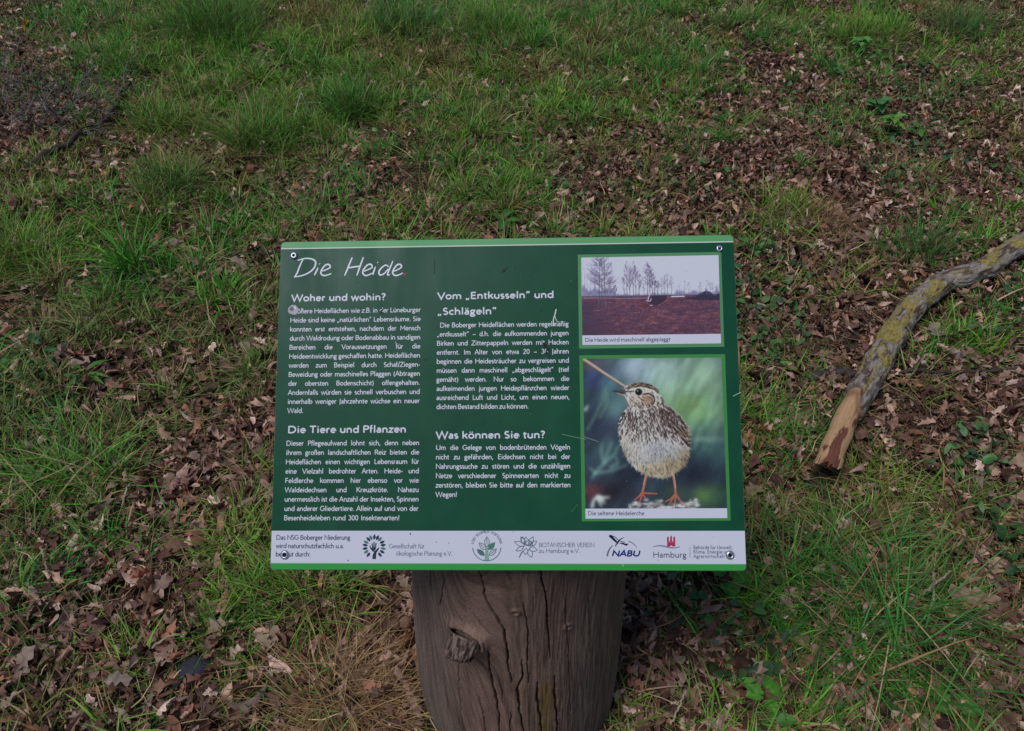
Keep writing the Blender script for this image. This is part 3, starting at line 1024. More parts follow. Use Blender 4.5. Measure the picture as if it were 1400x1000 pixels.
def S(px, py):
    """pixel of the photograph to a point of the panel face (metres, from its centre)"""
    d = ray(px, py)
    t = ((SC - CAM) @ sn) / (d @ sn)
    p = CAM + d * t - SC
    return np.array([p @ sx, p @ sy])


def rrect(x0, y0, x1, y1, r, corners=(1, 1, 1, 1), n=7):
    out = []
    for (cx, cy, a0), on in zip(((x1 - r, y1 - r, 0), (x0 + r, y1 - r, 90), (x0 + r, y0 + r, 180), (x1 - r, y0 + r, 270)), corners):
        if on:
            for k in range(n):
                a = math.radians(a0 + 90 * k / (n - 1))
                out.append((cx + r * math.cos(a), cy + r * math.sin(a)))
        else:
            a = math.radians(a0 + 45)
            out.append((cx + r * (1 if math.cos(a) > 0 else -1), cy + r * (1 if math.sin(a) > 0 else -1)))
    return np.array(out)


class Print(Bag):
    """flat shapes of print on the panel face"""

    def poly(self, pts, z, c):
        pts = np.asarray(pts, float)
        n = len(pts)
        v = np.c_[pts, np.full(n, z)]
        v = np.vstack([v, [[*pts.mean(0), z]]])
        self.add(v, None, [(i, (i + 1) % n, n) for i in range(n)], c)

    def line(self, pts, w, z, c, closed=False):
        p = np.asarray(pts, float)
        n = len(p)
        if closed:
            a = p - np.roll(p, 1, 0)
            b = np.roll(p, -1, 0) - p
        else:
            d = np.diff(p, axis=0)
            a = np.vstack([d[:1], d])
            b = np.vstack([d, d[-1:]])
        a = a / (np.linalg.norm(a, axis=1, keepdims=True) + 1e-12)
        b = b / (np.linalg.norm(b, axis=1, keepdims=True) + 1e-12)
        na = np.c_[-a[:, 1], a[:, 0]]
        nb = np.c_[-b[:, 1], b[:, 0]]
        m = na + nb
        m = m / (np.linalg.norm(m, axis=1, keepdims=True) + 1e-9)
        sc = 1 / np.clip((m * na).sum(1), 0.45, 1)
        w = np.broadcast_to(np.asarray(w, float), (n,))
        o = m * (sc * w / 2)[:, None]
        z = np.full((n, 1), z)
        v = np.stack([np.c_[p - o, z], np.c_[p + o, z]], 1).reshape(-1, 3)
        k = np.arange(n if closed else n - 1)
        kn = (k + 1) % n
        self.add(v, np.stack([2 * k, 2 * kn, 2 * kn + 1, 2 * k + 1], -1), None, c)


# --- a humanist sans of strokes: unit = 1/1000 em; a path mixes points and arcs (cx, cy, rx, ry, from, to)
GL = {
    'a': (440, [[(95, 405), (215, 310, 130, 118, 105, 0), (345, 0)], [(345, 268), (250, 262), (200, 148, 125, 112, 90, 280), (345, 95)]]),
    'b': (535, [[(85, 0), (85, 720)], [(270, 231, 185, 195, 0, 360)]]),
    'c': (420, [[(255, 231, 190, 195, 52, 308)]]),
    'd': (545, [[(455, 0), (455, 720)], [(268, 231, 187, 195, 0, 360)]]),
    'e': (485, [[(60, 245), (430, 245), (248, 231, 184, 195, 4, 315)]]),
    'f': (270, [[(100, 0), (100, 570), (195, 585, 95, 98, 180, 75)], [(15, 428), (240, 428)]]),
    'g': (455, [[(205, 300, 140, 125, 0, 360)], [(315, 385), (435, 425)], [(135, 190), (95, 120), (150, 72), (320, 45)], [(215, -75, 170, 105, 0, 360)]]),
    'h': (510, [[(85, 0), (85, 720)], [(250, 270, 165, 155, 180, 0), (415, 0)]]),
    'i': (225, [[(112, 0), (112, 460)], (112, 615, 55)]),
    'j': (225, [[(112, 460), (112, -110), (10, -115, 102, 85, 0, -75)], (112, 615, 55)]),
    'k': (470, [[(85, 0), (85, 720)], [(420, 460), (110, 215)], [(205, 290), (445, 0)]]),
    'l': (225, [[(112, 0), (112, 720)]]),
    'm': (790, [[(85, 0), (85, 460)], [(235, 280, 150, 145, 180, 0), (385, 0)], [(540, 280, 155, 145, 180, 0), (695, 0)]]),
    'n': (510, [[(85, 0), (85, 460)], [(250, 270, 165, 155, 180, 0), (415, 0)]]),
    'o': (535, [[(267, 231, 200, 195, 0, 360)]]),
    'p': (535, [[(85, -225), (85, 460)], [(270, 231, 185, 195, 0, 360)]]),
    'q': (535, [[(450, -225), (450, 460)], [(265, 231, 185, 195, 0, 360)]]),
    'r': (335, [[(85, 0), (85, 460)], [(240, 265, 155, 160, 180, 70)]]),
    's': (365, [[(185, 330, 120, 98, 40, 245), (180, 132, 125, 98, 65, -140)]]),
    't': (315, [[(130, 575), (130, 130), (220, 125, 90, 90, 180, 290)], [(25, 428), (285, 428)]]),
    'u': (510, [[(85, 460), (85, 190), (250, 190, 165, 155, 180, 360), (415, 460)], [(415, 190), (415, 0)]]),
    'v': (440, [[(30, 460), (220, 25), (410, 460)]]),
    'w': (690, [[(30, 460), (190, 25), (345, 440), (500, 25), (660, 460)]]),
    'x': (440, [[(40, 460), (400, 0)], [(400, 460), (40, 0)]]),
    'y': (440, [[(30, 460), (225, 20)], [(415, 460), (160, -220)]]),
    'z': (420, [[(50, 424), (360, 424), (50, 37), (380, 37)]]),
    '\u00df': (500, [[(85, 0), (85, 530), (215, 545, 130, 138, 180, -20), (240, 370), (290, 200, 130, 163, 80, -100)]]),
    'A': (660, [[(30, 0), (330, 670), (630, 0)], [(135, 230), (525, 230)]]),
    'B': (560, [[(90, 0), (90, 680)], [(90, 643), (290, 500, 150, 143, 90, -90), (90, 357)], [(290, 357), (305, 197, 175, 160, 90, -90), (90, 37)]]),
    'C': (640, [[(375, 340, 315, 305, 50, 310)]]),
    'D': (740, [[(90, 0), (90, 680)], [(90, 643), (330, 340, 320, 303, 90, -90), (90, 37)]]),
    'E': (510, [[(90, 0), (90, 680)], [(90, 643), (440, 643)], [(90, 355), (420, 355)], [(90, 37), (460, 37)]]),
    'F': (490, [[(90, 0), (90, 680)], [(90, 643), (440, 643)], [(90, 345), (410, 345)]]),
    'G': (710, [[(375, 340, 315, 305, 50, 330), (630, 330), (460, 330)]]),
    'H': (720, [[(90, 0), (90, 680)], [(630, 0), (630, 680)], [(90, 360), (630, 360)]]),
    'I': (250, [[(125, 0), (125, 680)]]),
    'J': (250, [[(125, 680), (125, -30), (20, -30, 105, 110, 0, -70)]]),
    'K': (620, [[(90, 0), (90, 680)], [(560, 680), (110, 335)], [(210, 405), (600, 0)]]),
    'L': (470, [[(90, 0), (90, 680)], [(90, 37), (450, 37)]]),
    'M': (800, [[(90, 0), (90, 660), (400, 240), (710, 660), (710, 0)]]),
    'N': (730, [[(90, 0), (90, 650), (640, 30), (640, 680)]]),
    'O': (780, [[(390, 340, 330, 308, 0, 360)]]),
    'P': (530, [[(90, 0), (90, 680)], [(90, 643), (310, 490, 160, 153, 90, -90), (90, 337)]]),
    'R': (590, [[(90, 0), (90, 680)], [(90, 643), (310, 490, 160, 153, 90, -90), (90, 337)], [(290, 337), (560, 0)]]),
    'S': (480, [[(235, 497, 155, 146, 35, 250), (235, 186, 170, 149, 70, -145)]]),
    'T': (580, [[(290, 0), (290, 680)], [(25, 643), (555, 643)]]),
    'U': (700, [[(90, 680), (90, 250), (350, 250, 260, 215, 180, 360), (610, 680)]]),
    'V': (640, [[(25, 680), (320, 20), (615, 680)]]),
    'W': (1000, [[(25, 680), (260, 20), (500, 660), (740, 20), (975, 680)]]),
    'Z': (600, [[(60, 643), (540, 643), (50, 37), (560, 37)]]),
    '0': (500, [[(250, 340, 185, 305, 0, 360)]]),
    '2': (500, [[(235, 490, 165, 155, 160, -25), (60, 37), (440, 37)]]),
    '3': (500, [[(225, 498, 150, 145, 150, -80)], [(225, 195, 185, 158, 85, -150)]]),
    '.': (225, [(105, 52, 58)]), ',': (225, [(110, 52, 58), [(125, 60), (75, -110)]]), ':': (225, [(105, 52, 58), (105, 400, 58)]),
    '-': (310, [[(50, 235), (260, 235)]]), '\u2013': (500, [[(40, 235), (460, 235)]]),
    '(': (300, [[(340, 260, 230, 430, 120, 240)]]), ')': (300, [[(-40, 260, 230, 430, 60, -60)]]),
    '/': (300, [[(20, -60), (280, 720)]]), '!': (250, [[(115, 190), (115, 690)], (115, 52, 58)]),
    '?': (400, [[(190, 530, 130, 125, 165, -60), (185, 330), (185, 190)], (185, 52, 58)]),
    '\u201e': (400, [[(135, 90), (75, -110)], [(285, 90), (225, -110)]]), '\u201c': (400, [[(85, 500), (145, 700)], [(235, 500), (295, 700)]]),
}
for u_, b_ in (('\u00e4', 'a'), ('\u00f6', 'o'), ('\u00fc', 'u')):
    ad, st = GL[b_]
    GL[u_] = (ad, list(st) + [(ad / 2 - 95, 605, 52), (ad / 2 + 85, 605, 52)])


def path(items):
    out = []
    for it in items:
        if len(it) == 2:
            out.append(it)
        else:
            cx, cy, rx, ry, a0, a1 = it
            k = max(5, int(abs(a1 - a0) / 18))
            for i in range(k + 1):
                a = math.radians(a0 + (a1 - a0) * i / k)
                out.append((cx + rx * math.cos(a), cy + ry * math.sin(a)))
    return np.array(out)


def natural(txt, em, track=0):
    return sum(GL[c][0] + track for c in txt if c != ' ') * em / 1000


def write(pr, txt, p0, em, weight, z, col, width=None, space=0.27, hs=1.0, track=0, slant=0.0, frame=None):
    """one line of lettering; width justifies it by stretching the gaps, hs narrows the letters"""
    p0 = np.asarray(p0, float)
    ns = txt.strip().count(' ')
    nat = natural(txt, em, track) * hs
    gap = space * em
    if width is not None and ns:
        gap = (width - nat) / ns
        if gap < 0.14 * em or gap > 3 * em:
            hs *= (width - 0.22 * em * ns) / nat
            gap = 0.22 * em
    elif width is not None:
        hs *= width / nat
    x = 0.0
    k = em / 1000
    for ch in txt.strip():
        if ch == ' ':
            x += gap
            continue
        ad, strokes = GL[ch]
        for si, st in enumerate(strokes):
            zz = z + 0.00003 * (si % 4)
            if isinstance(st, tuple):
                a = np.arange(10) / 10 * 2 * np.pi
                r = st[2] * (0.75 + weight / 380)
                P = np.c_[st[0] + r * np.cos(a), st[1] + r * np.sin(a)]
            else:
                P = path(st)
            cl = not isinstance(st, tuple) and len(st) == 1 and len(st[0]) == 6 and abs(st[0][5] - st[0][4]) >= 359
            if cl:
                P = P[:-1]
            Q = np.c_[x + (P[:, 0] + slant * P[:, 1]) * k * hs, P[:, 1] * k]
            if frame is not None:
                Q = frame(Q)
            else:
                Q = Q + p0
            if isinstance(st, tuple):
                pr.poly(Q, zz, col)
            else:
                pr.line(Q, weight * k, zz, col, cl)
        x += (ad + track) * k * hs
    return x


# --- the post
def ztop(x, y):
    back = SC - sn * 0.0075
    return back[2] - ((x - back[0]) * sn[0] + (y - back[1]) * sn[1]) / sn[2]


def on_post(px, py, r=0.178):
    d = ray(px, py)
    a = d[0] ** 2 + d[1] ** 2
    ox, oy = CAM[0] - POST[0], CAM[1] - POST[1]
    b = ox * d[0] + oy * d[1]
    c = ox * ox + oy * oy - r * r
    t = (-b - math.sqrt(max(b * b - a * c, 0))) / a
    p = CAM + d * t
    return math.atan2(p[1] - POST[1], p[0] - POST[0]), p[2]


def zz2(x, y):
    return on_post(540 + x / 4.118, 770 + y / 4.118)


NTH, NZ = 840, 360
front = np.linspace(-math.pi - 0.15, 0.15, 640)
back_ = np.linspace(0.15, math.pi - 0.15, 202)[1:-1]
th = np.concatenate([front, back_])
NTH = len(th)
v01 = np.linspace(0, 1, NZ) ** 0.9
TH = np.broadcast_to(th, (NZ, NTH))


def base_r(z):
    return 0.1735 + 0.014 * (1 - smooth(-0.05, 0.5, z)) + 0.003 * np.sin(z * 9)


XT = POST[0] + 0.1735 * np.cos(th)
YT = POST[1] + 0.1735 * np.sin(th)
ZT = np.minimum(ztop(XT, YT), SC[2] + sy[2] * SH / 2 - 0.05)
Zp = -0.06 + v01[:, None] * (ZT + 0.06)[None, :]
arc = TH * 0.176
Rr = base_r(Zp) + 0.006 * (fbm(TH * 1.3 + 9, Zp * 3, 300, 3) - 0.5) + 0.004 * np.cos(2 * TH + 1)
Rr += 0.006 * np.exp(-((np.cos(TH - math.radians(-15)) - 1) / 0.1) ** 2) * 0.5
# grain bends round the knot
kth, kz = zz2(395, 430)
dk = np.hypot((TH - kth) * 0.176, (Zp - kz))
warp = 0.020 * np.exp(-(dk / 0.06) ** 2) * np.sign(TH - kth + 1e-6) * np.exp(-np.abs(TH - kth) * 3)
ga = arc + warp + 0.012 * (fbm(arc * 6, Zp * 3.5, 310, 3) - 0.5) + 0.18 * Zp * np.exp(-((TH + 2.2) / 0.5) ** 2)
grain = fbm(ga * 190, Zp * 7, 320, 4, 0.65)
fine = fbm(ga * 520, Zp * 22, 330, 3, 0.6)
Rr += 0.0026 * (grain - 0.5) + 0.0018 * (fine - 0.5)
groove = np.zeros_like(Zp)
chk = fbm(ga * 75, Zp * 2.6, 325, 3)
mchk = np.exp(-(np.abs(chk - 0.5) / 0.022) ** 2) * smooth(0.42, 0.6, fbm(ga * 14, Zp * 5, 327, 2))
chk2 = fbm(ga * 160 + 40, Zp * 4.5, 328, 3)
mchk = np.maximum(mchk, 0.7 * np.exp(-(np.abs(chk2 - 0.5) / 0.03) ** 2) * smooth(0.45, 0.62, fbm(ga * 22 + 7, Zp * 8, 329, 2)))
mchk *= 1 - 0.6 * smooth(-1.5, -1.0, TH)
Rr -= 0.0013 * mchk
groove = 0.5 * mchk


def crack(pts, w, depth):
    global Rr
    P = np.array([zz2(*p) for p in pts])
    P = np.c_[P[:, 0] * 0.176, P[:, 1]]
    X = arc + 0.0022 * (fbm(Zp * 90, arc * 5, 340, 3) - 0.5) * 2
    best = np.full(Zp.shape, 9.0)
    tt = np.zeros_like(Zp)
    for i, (a, b) in enumerate(zip(P[:-1], P[1:])):
        d = b - a
        t = np.clip(((X - a[0]) * d[0] + (Zp - a[1]) * d[1]) / (d @ d), 0, 1)
        q = np.hypot(X - a[0] - t * d[0], Zp - a[1] - t * d[1])
        m = q < best
        best[m] = q[m]
        tt[m] = ((i + t) / (len(P) - 1))[m]
    ww = 0.78 * w * (0.35 + 0.65 * np.sin(np.pi * np.clip(tt, 0.04, 0.96))) * (0.6 + 0.8 * fbm(Zp * 60, arc * 4, 345, 2))
    g = np.exp(-(best / ww) ** 2)
    Rr = Rr - depth * g
    np.maximum(groove, g, out=groove)


crack([(440, 30), (480, 150), (500, 240), (555, 330), (610, 410), (625, 500), (635, 600), (660, 690)], 0.0019, 0.012)
crack([(826, 60), (830, 110), (865, 220), (868, 330), (875, 440), (878, 560)], 0.0016, 0.010)
crack([(500, 440), (515, 520), (530, 640), (560, 740), (585, 850), (592, 990)], 0.0018, 0.011)
crack([(725, 250), (755, 420), (745, 540), (755, 690)], 0.0013, 0.007)
crack([(715, 570), (722, 650), (690, 720), (700, 820), (735, 990)], 0.0020, 0.010)
crack([(165, 20), (170, 110), (172, 180)], 0.0016, 0.008)
crack([(470, 760), (500, 860), (525, 990)], 0.0011, 0.006)
crack([(655, 830), (648, 900), (650, 990)], 0.0011, 0.006)
crack([(905, 640), (898, 730), (905, 850), (900, 990)], 0.0022, 0.008)
crack([(805, 680), (800, 760), (815, 860), (825, 990)], 0.0022, 0.008)
crack([(250, 110), (225, 260), (300, 370)], 0.0014, 0.005)
crack([(400, 290), (470, 370), (540, 430)], 0.0014, 0.004)
crack([(570, 640), (600, 720), (605, 800)], 0.0010, 0.004)
crack([(350, 520), (345, 640), (370, 800), (400, 947)], 0.0010, 0.003)
crack([(1100, 80), (1105, 260), (1100, 500)], 0.0009, 0.0025)
crack([(960, 60), (975, 300), (985, 600), (970, 900)], 0.0009, 0.0025)
# swelling and pit of the knot, two small knots
Rr += 0.012 * np.exp(-(dk / 0.045) ** 2)
rim = np.exp(-((dk - 0.030) / 0.006) ** 2) * (Zp > kz - 0.01)
Rr += 0.008 * rim
for (sx_, sy_, sr) in ((677, 310, 0.0055), (985, 375, 0.006)):
    t_, z_ = zz2(sx_, sy_)
    d_ = np.hypot((TH - t_) * 0.176, Zp - z_)
    Rr += 0.0035 * np.exp(-((d_ - sr) / (sr * 0.5)) ** 2) - 0.007 * np.exp(-(d_ / (sr * 0.62)) ** 2)
    np.maximum(groove, 0.7 * np.exp(-(d_ / (sr * 0.6)) ** 2), out=groove)
# ragged upper rim at the front, its edge shadow darkened into the colour
rt, rz = zz2(740, 70)
rg_ = np.exp(-(((TH - rt) * 0.176) / 0.028) ** 2) * smooth(rz - 0.02, rz + 0.012, Zp + 0.012 * (fbm(arc * 80, Zp * 30, 350, 3) - 0.5) * 2)
Rr -= 0.016 * rg_
groove = np.maximum(groove, 0.7 * rg_)
V = np.stack([np.cos(TH) * Rr, np.sin(TH) * Rr, Zp], -1)
cb = fbm(TH * 2.2 + 4, Zp * 4, 360, 4)[..., None]
gr_ = (0.45 + 0.9 * grain + 0.9 * (fine - 0.5))[..., None]
C = (lin((156, 124, 106)) * cb + lin((118, 98, 86)) * (1 - cb)) * gr_
leftg = smooth(-2.0, -2.5, TH)[..., None]  # light from the left painted into the colour as a paler side
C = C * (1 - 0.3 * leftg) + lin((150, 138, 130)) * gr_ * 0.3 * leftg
rightg = smooth(-1.35, -0.9, TH)[..., None]  # side away from that light darkened in the colour
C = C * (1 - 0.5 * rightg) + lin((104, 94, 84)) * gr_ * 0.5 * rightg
# ochre rotten strip low on the front
ot, oz = zz2(850, 800)
om = np.exp(-(np.abs((TH - ot) * 0.176 + 0.012 * (fbm(Zp * 40, arc * 12, 372, 3) - 0.5)) / 0.0125) ** 2.2) * smooth(oz + 0.10, oz + 0.05, Zp + 0.03 * (fbm(arc * 60, Zp * 14, 370, 3) - 0.5))
om2t, om2z = zz2(705, 740)
om2 = np.exp(-(((TH - om2t) * 0.176) / 0.009) ** 2 - ((Zp - om2z) / 0.03) ** 2)
om = np.clip(om + 0.7 * om2, 0, 1)[..., None] * (0.45 + 0.75 * fbm(ga * 90, Zp * 18, 380, 4)[..., None])
C = C * (1 - 0.75 * om) + lin((148, 116, 58)) * 0.75 * om * gr_
Rr_ = None
green = (smooth(-1.9, -2.5, TH) * smooth(0.20, 0.02, Zp) * fbm(TH * 6, Zp * 12, 390, 3))[..., None]
C = C * (1 - 0.6 * green) + lin((104, 108, 74)) * 0.6 * green
C *= (1 - 0.72 * groove[..., None])
pb = Bag()
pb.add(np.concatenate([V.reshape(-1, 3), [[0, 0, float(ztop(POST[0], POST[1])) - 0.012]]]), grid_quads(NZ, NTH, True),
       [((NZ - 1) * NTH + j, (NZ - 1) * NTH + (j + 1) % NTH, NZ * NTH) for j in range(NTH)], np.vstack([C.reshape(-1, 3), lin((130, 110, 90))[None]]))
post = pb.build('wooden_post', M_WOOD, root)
# the broken-off branch stub
kb = Bag()
kd = np.array([math.cos(kth), math.sin(kth), -0.95])
kd /= np.linalg.norm(kd)
kA = np.cross(kd, [0, 0, 1])
kA /= np.linalg.norm(kA)
kB = np.cross(kA, kd)
kp = np.array([math.cos(kth) * 0.172, math.sin(kth) * 0.172, kz + 0.012])
nr, ns_ = 26, 90
ta = np.arange(ns_) / ns_ * 2 * np.pi
rows, cols_ = [], []
for i in range(nr + 9):
    if i < nr:
        f = i / (nr - 1)
        d = 0.034 * f
        r = 0.0245 - 0.003 * f ** 2 + 0.004 * (1 - f) ** 3
        rag = 0.011 * (fbm(np.cos(ta) * 4 + 3, np.sin(ta) * 4 + 3, 400, 4) - 0.5) * f
        flute = 0.013 * (fbm(ta * 6, f * 2 + ta * 0, 410, 3) - 0.5) * (0.4 + 0.6 * f)
    else:
        g = (i - nr + 1) / 9
        r = 0.0215 * math.sqrt(max(0.0, 1 - g * g))
        d = 0.034 + 0.007 * (1 - (1 - g) ** 2)
        rag = 0.016 * (fbm(np.cos(ta) * (4 * (1 - g)) + 3, np.sin(ta) * (4 * (1 - g)) + 3, 400, 4) - 0.5) - 0.004 * g
        flute = 0.004 * (fbm(ta * 5, 2 + ta * 0, 410, 3) - 0.5) * (1 - g)
    rr = r + flute
    rows.append(kp + kd * (d + rag)[:, None] + kA * (np.cos(ta) * rr * 0.95)[:, None] + kB * (np.sin(ta) * rr * 1.05)[:, None])
    nn_ = smooth(0.3, 0.7, fbm(ta * 9, ta * 0 + i * 0.18, 420, 3))[:, None]
    cols_.append(lin((146, 122, 108)) * (0.2 + 0.85 * nn_))
kb.add(np.array(rows), grid_quads(nr + 9, ns_, True), None, np.array(cols_).reshape(-1, 3))
kb.build('knot', M_WOOD, post)

# --- the panel
panel_b = Bag()
out = rrect(-SW / 2, -SH / 2, SW / 2, SH / 2, 0.006)
n = len(out)
DG = alb((16, 64, 48))
rings = []
for (ins, z) in ((0.0006, 0.0), (0.0, -0.0006), (0.0, -0.0044), (0.0006, -0.005)):
    s_ = np.array([1 - 2 * ins / SW, 1 - 2 * ins / SH])
    rings.append(np.c_[out * s_, np.full(n, z)])
v = np.concatenate(rings)
pc = np.tile(DG, (len(v), 1))
pc[n:3 * n] = lin((150, 165, 150))
v = np.vstack([v, [[0, 0, 0]], [[0, 0, -0.005]]])
pc = np.vstack([pc, DG, DG])
q = grid_quads(4, n, True)
t = [(i, (i + 1) % n, 4 * n) for i in range(n)] + [(3 * n + (i + 1) % n, 3 * n + i, 4 * n + 1) for i in range(n)]
panel_b.add(v, q[:, ::-1], t, pc)
panel = panel_b.build('panel', M_PANEL, root, shade=False)
panel.matrix_local = MP

Z1, Z2, Z3, Z4 = 0.0002, 0.0004, 0.0006, 0.0008
WHITE = alb((176, 180, 218))
TXT = alb((196, 210, 216), 0.92)


def sub(pr, name, mat=M_PRINT):
    return pr.build(name, mat, panel, shade=False)


X0, X1, Y0, Y1 = -SW / 2 + 0.0007, SW / 2 - 0.0007, -SH / 2 + 0.0007, SH / 2 - 0.0007
yh = S(690, 334.8)[1]
p = Print()
p.poly(rrect(X0, yh, X1, Y1, 0.0055, (1, 1, 0, 0)), Z1, alb((82, 142, 98)))
p.poly(rrect(X0, yh - 0.0016, X1, yh - 0.0001, 0.0004, (0, 0, 0, 0)), Z1, alb((176, 205, 190)))
sub(p, 'header_stripe')
yb = S(690, 726)[1]
yg = S(690, 770.6)[1]
p = Print()
p.poly(rrect(X0, yg + 0.0001, X1, yb, 0.0004, (0, 0, 0, 0)), Z1, WHITE)
sub(p, 'logo_strip')
p = Print()
p.poly(rrect(X0, Y0, X1, yg - 0.0007, 0.0055, (0, 0, 1, 1)), Z1, alb((48, 132, 64)))
p.poly(rrect(X0, yg - 0.0007, X1, yg + 0.0001, 0.0003, (0, 0, 0, 0)), Z1, alb((110, 150, 130)))
sub(p, 'footer_stripe')

# --- headings and paragraphs
EMB = abs(S(600, 500)[1] - S(600, 509.75)[1])
EMH = abs(S(600, 500)[1] - S(600, 513.9)[1])


def uv(x, y):
    return S(x, y)


title = Print()


def hand(pts, w=2.1):
    P = smooth_path([S(360 + a / 5, 310 + b / 5) for a, b in pts], 26)
    k = np.linspace(0, 1, len(P))
    W = abs(S(600, 400)[0] - S(601, 400)[0]) * w * (0.75 + 0.3 * np.sin(np.pi * k))
    title.line(P, W, Z2 + 0.00003 * hand.k, TXT * 1.12)
    hand.k = (hand.k + 1) % 5


hand.k = 0
for st in ([(272, 224), (248, 275), (232, 318), (214, 345)], [(236, 232), (285, 219), (330, 222), (358, 242), (350, 280), (318, 312), (268, 335), (212, 346)],
           [(375, 282), (363, 308), (350, 333)], [(384, 254), (387, 258)], [(396, 308), (430, 296), (458, 280), (452, 262), (428, 262), (402, 292), (394, 320), (412, 336), (440, 332), (466, 322)],
           [(608, 212), (590, 255), (570, 305), (556, 336)], [(685, 210), (668, 255), (652, 300), (640, 336)], [(574, 284), (620, 277), (668, 270)],
           [(684, 308), (715, 296), (744, 280), (738, 260), (714, 262), (688, 292), (680, 318), (698, 336), (724, 330), (748, 318)],
           [(767, 276), (757, 304), (750, 331)], [(781, 244), (784, 248)],
           [(858, 276), (836, 264), (806, 286), (790, 312), (800, 332), (826, 322), (856, 290)], [(886, 236), (868, 280), (852, 318), (852, 332), (866, 330)],
           [(888, 308), (918, 296), (945, 278), (938, 260), (916, 262), (892, 292), (884, 318), (902, 336), (930, 330), (954, 318)]):
    hand(st)
a_ = np.arange(14) / 14 * 2 * np.pi
c_ = S(553.4, 375.2)
title.poly(np.c_[c_[0] + 0.0018 * np.cos(a_), c_[1] + 0.0018 * np.sin(a_)], Z2, lin((190, 40, 80)))
sub(title, 'title_lettering')


def heading(lines):
    pr = Print()
    for txt, x0, y, x1 in lines:
        a, b = S(x0, y), S(x1, y)
        n_ = natural(txt, EMH, 30)
        w = b[0] - a[0]
        hs = w / (n_ + txt.count(' ') * 0.27 * EMH)
        write(pr, txt, a, EMH, 138, Z2, TXT * 1.05, None, 0.27 * hs, hs, track=30)
    sub(pr, 'heading_lettering')


heading([('Woher und wohin?', 398.5, 412.4, 528)])
heading([('Die Tiere und Pflanzen', 393.5, 592.4, 556)])
heading([('Vom \u201eEntkusseln\u201c und', 598, 409.6, 757.8), ('\u201eSchl\u00e4geln\u201c', 598, 430.8, 680)])
heading([('Was k\u00f6nnen Sie tun?', 596, 600, 746)])
UL1 = S(396.8, 440)[0]
UR1 = S(575.2, 440)[0]
UL2 = S(597.2, 471)[0]
UR2 = S(777.8, 471)[0]
tight = 'unermesslich ist die Anzahl der Insekten, Spinnen'
HS = (UR1 - UL1 - 0.23 * EMB * tight.count(' ')) / natural(tight, EMB)
HS = min(HS, 1.02)


def paragraph(lines, ul, ur, y0, dy, ragged=1, last_x=None):
    pr = Print()
    for i, txt in enumerate(lines):
        v = S((ul + ur) * 0 + 485, y0 + dy * i)[1] if ul < -0.1 else S(690, y0 + dy * i)[1]
        if i >= len(lines) - ragged:
            w = None if last_x is None else S(last_x, y0 + dy * i)[0] - ul
        else:
            w = ur - ul - (0.004 if i == 0 and txt.startswith(' ') else 0)
        write(pr, txt, (ul + (0.004 if txt.startswith(' ') else 0), v), EMB, 106, Z2, TXT, w, 0.25, HS)
    sub(pr, 'paragraph_lettering')


paragraph(['Gr\u00f6\u00dfere Heidefl\u00e4chen wie z.B. in der L\u00fcneburger', 'Heide sind keine \u201enat\u00fcrlichen\u201c Lebensr\u00e4ume. Sie', 'konnten erst entstehen, nachdem der Mensch',
           'durch Waldrodung oder Bodenabbau in sandigen', 'Bereichen die Voraussetzungen f\u00fcr die', 'Heideentwicklung geschaffen hatte. Heidefl\u00e4chen',
           'werden zum Beispiel durch Schaf/Ziegen-', 'Beweidung oder maschinelles Plaggen (Abtragen', 'der obersten Bodenschicht) offengehalten.',
           'Andernfalls w\u00fcrden sie schnell verbuschen und', 'innerhalb weniger Jahrzehnte w\u00fcchse ein neuer', 'Wald.'], UL1, UR1, 428, 12.4)
paragraph(['Dieser Pflegeaufwand lohnt sich, denn neben', 'ihrem gro\u00dfen landschaftlichen Reiz bieten die', 'Heidefl\u00e4chen einen wichtigen Lebensraum f\u00fcr',
           'eine Vielzahl bedrohter Arten. Heide- und', 'Feldlerche kommen hier ebenso vor wie', 'Waldeidechsen und Kreuzkr\u00f6te. Nahezu',
           'unermesslich ist die Anzahl der Insekten, Spinnen', 'und anderer Gliedertiere. Allein auf und von der', 'Besenheideleben rund 300 Insektenarten!'], UL1, UR1, 609.2, 12.8, 1, 546.5)
paragraph([' Die Boberger Heidefl\u00e4chen werden regelm\u00e4\u00dfig', '\u201eentkusselt\u201c \u2013 d.h. die aufkommenden jungen', 'Birken und Zitterpappeln werden mit Hacken',
           'entfernt. Im Alter von etwa 20 \u2013 30 Jahren', 'beginnen die Heidestr\u00e4ucher zu vergreisen und', 'm\u00fcssen dann maschinell \u201eabgeschl\u00e4gelt\u201c (tief',
           'gem\u00e4ht) werden. Nur so bekommen die', 'aufkeimenden jungen Heidepfl\u00e4nzchen wieder', 'ausreichend Luft und Licht, um einen neuen,', 'dichten Bestand bilden zu k\u00f6nnen.'],
          UL2, UR2, 447.2, 12.43, 1, 723)
paragraph(['Um die Gelege von bodenbr\u00fctenden V\u00f6geln', 'nicht zu gef\u00e4hrden, Eidechsen nicht bei der', 'Nahrungssuche zu st\u00f6ren und die unz\u00e4hligen',
           'Netze verschiedener Spinnenarten nicht zu', 'zerst\u00f6ren, bleiben Sie bitte auf den markierten', 'Wegen!'], UL2, UR2, 615.2, 12.88)


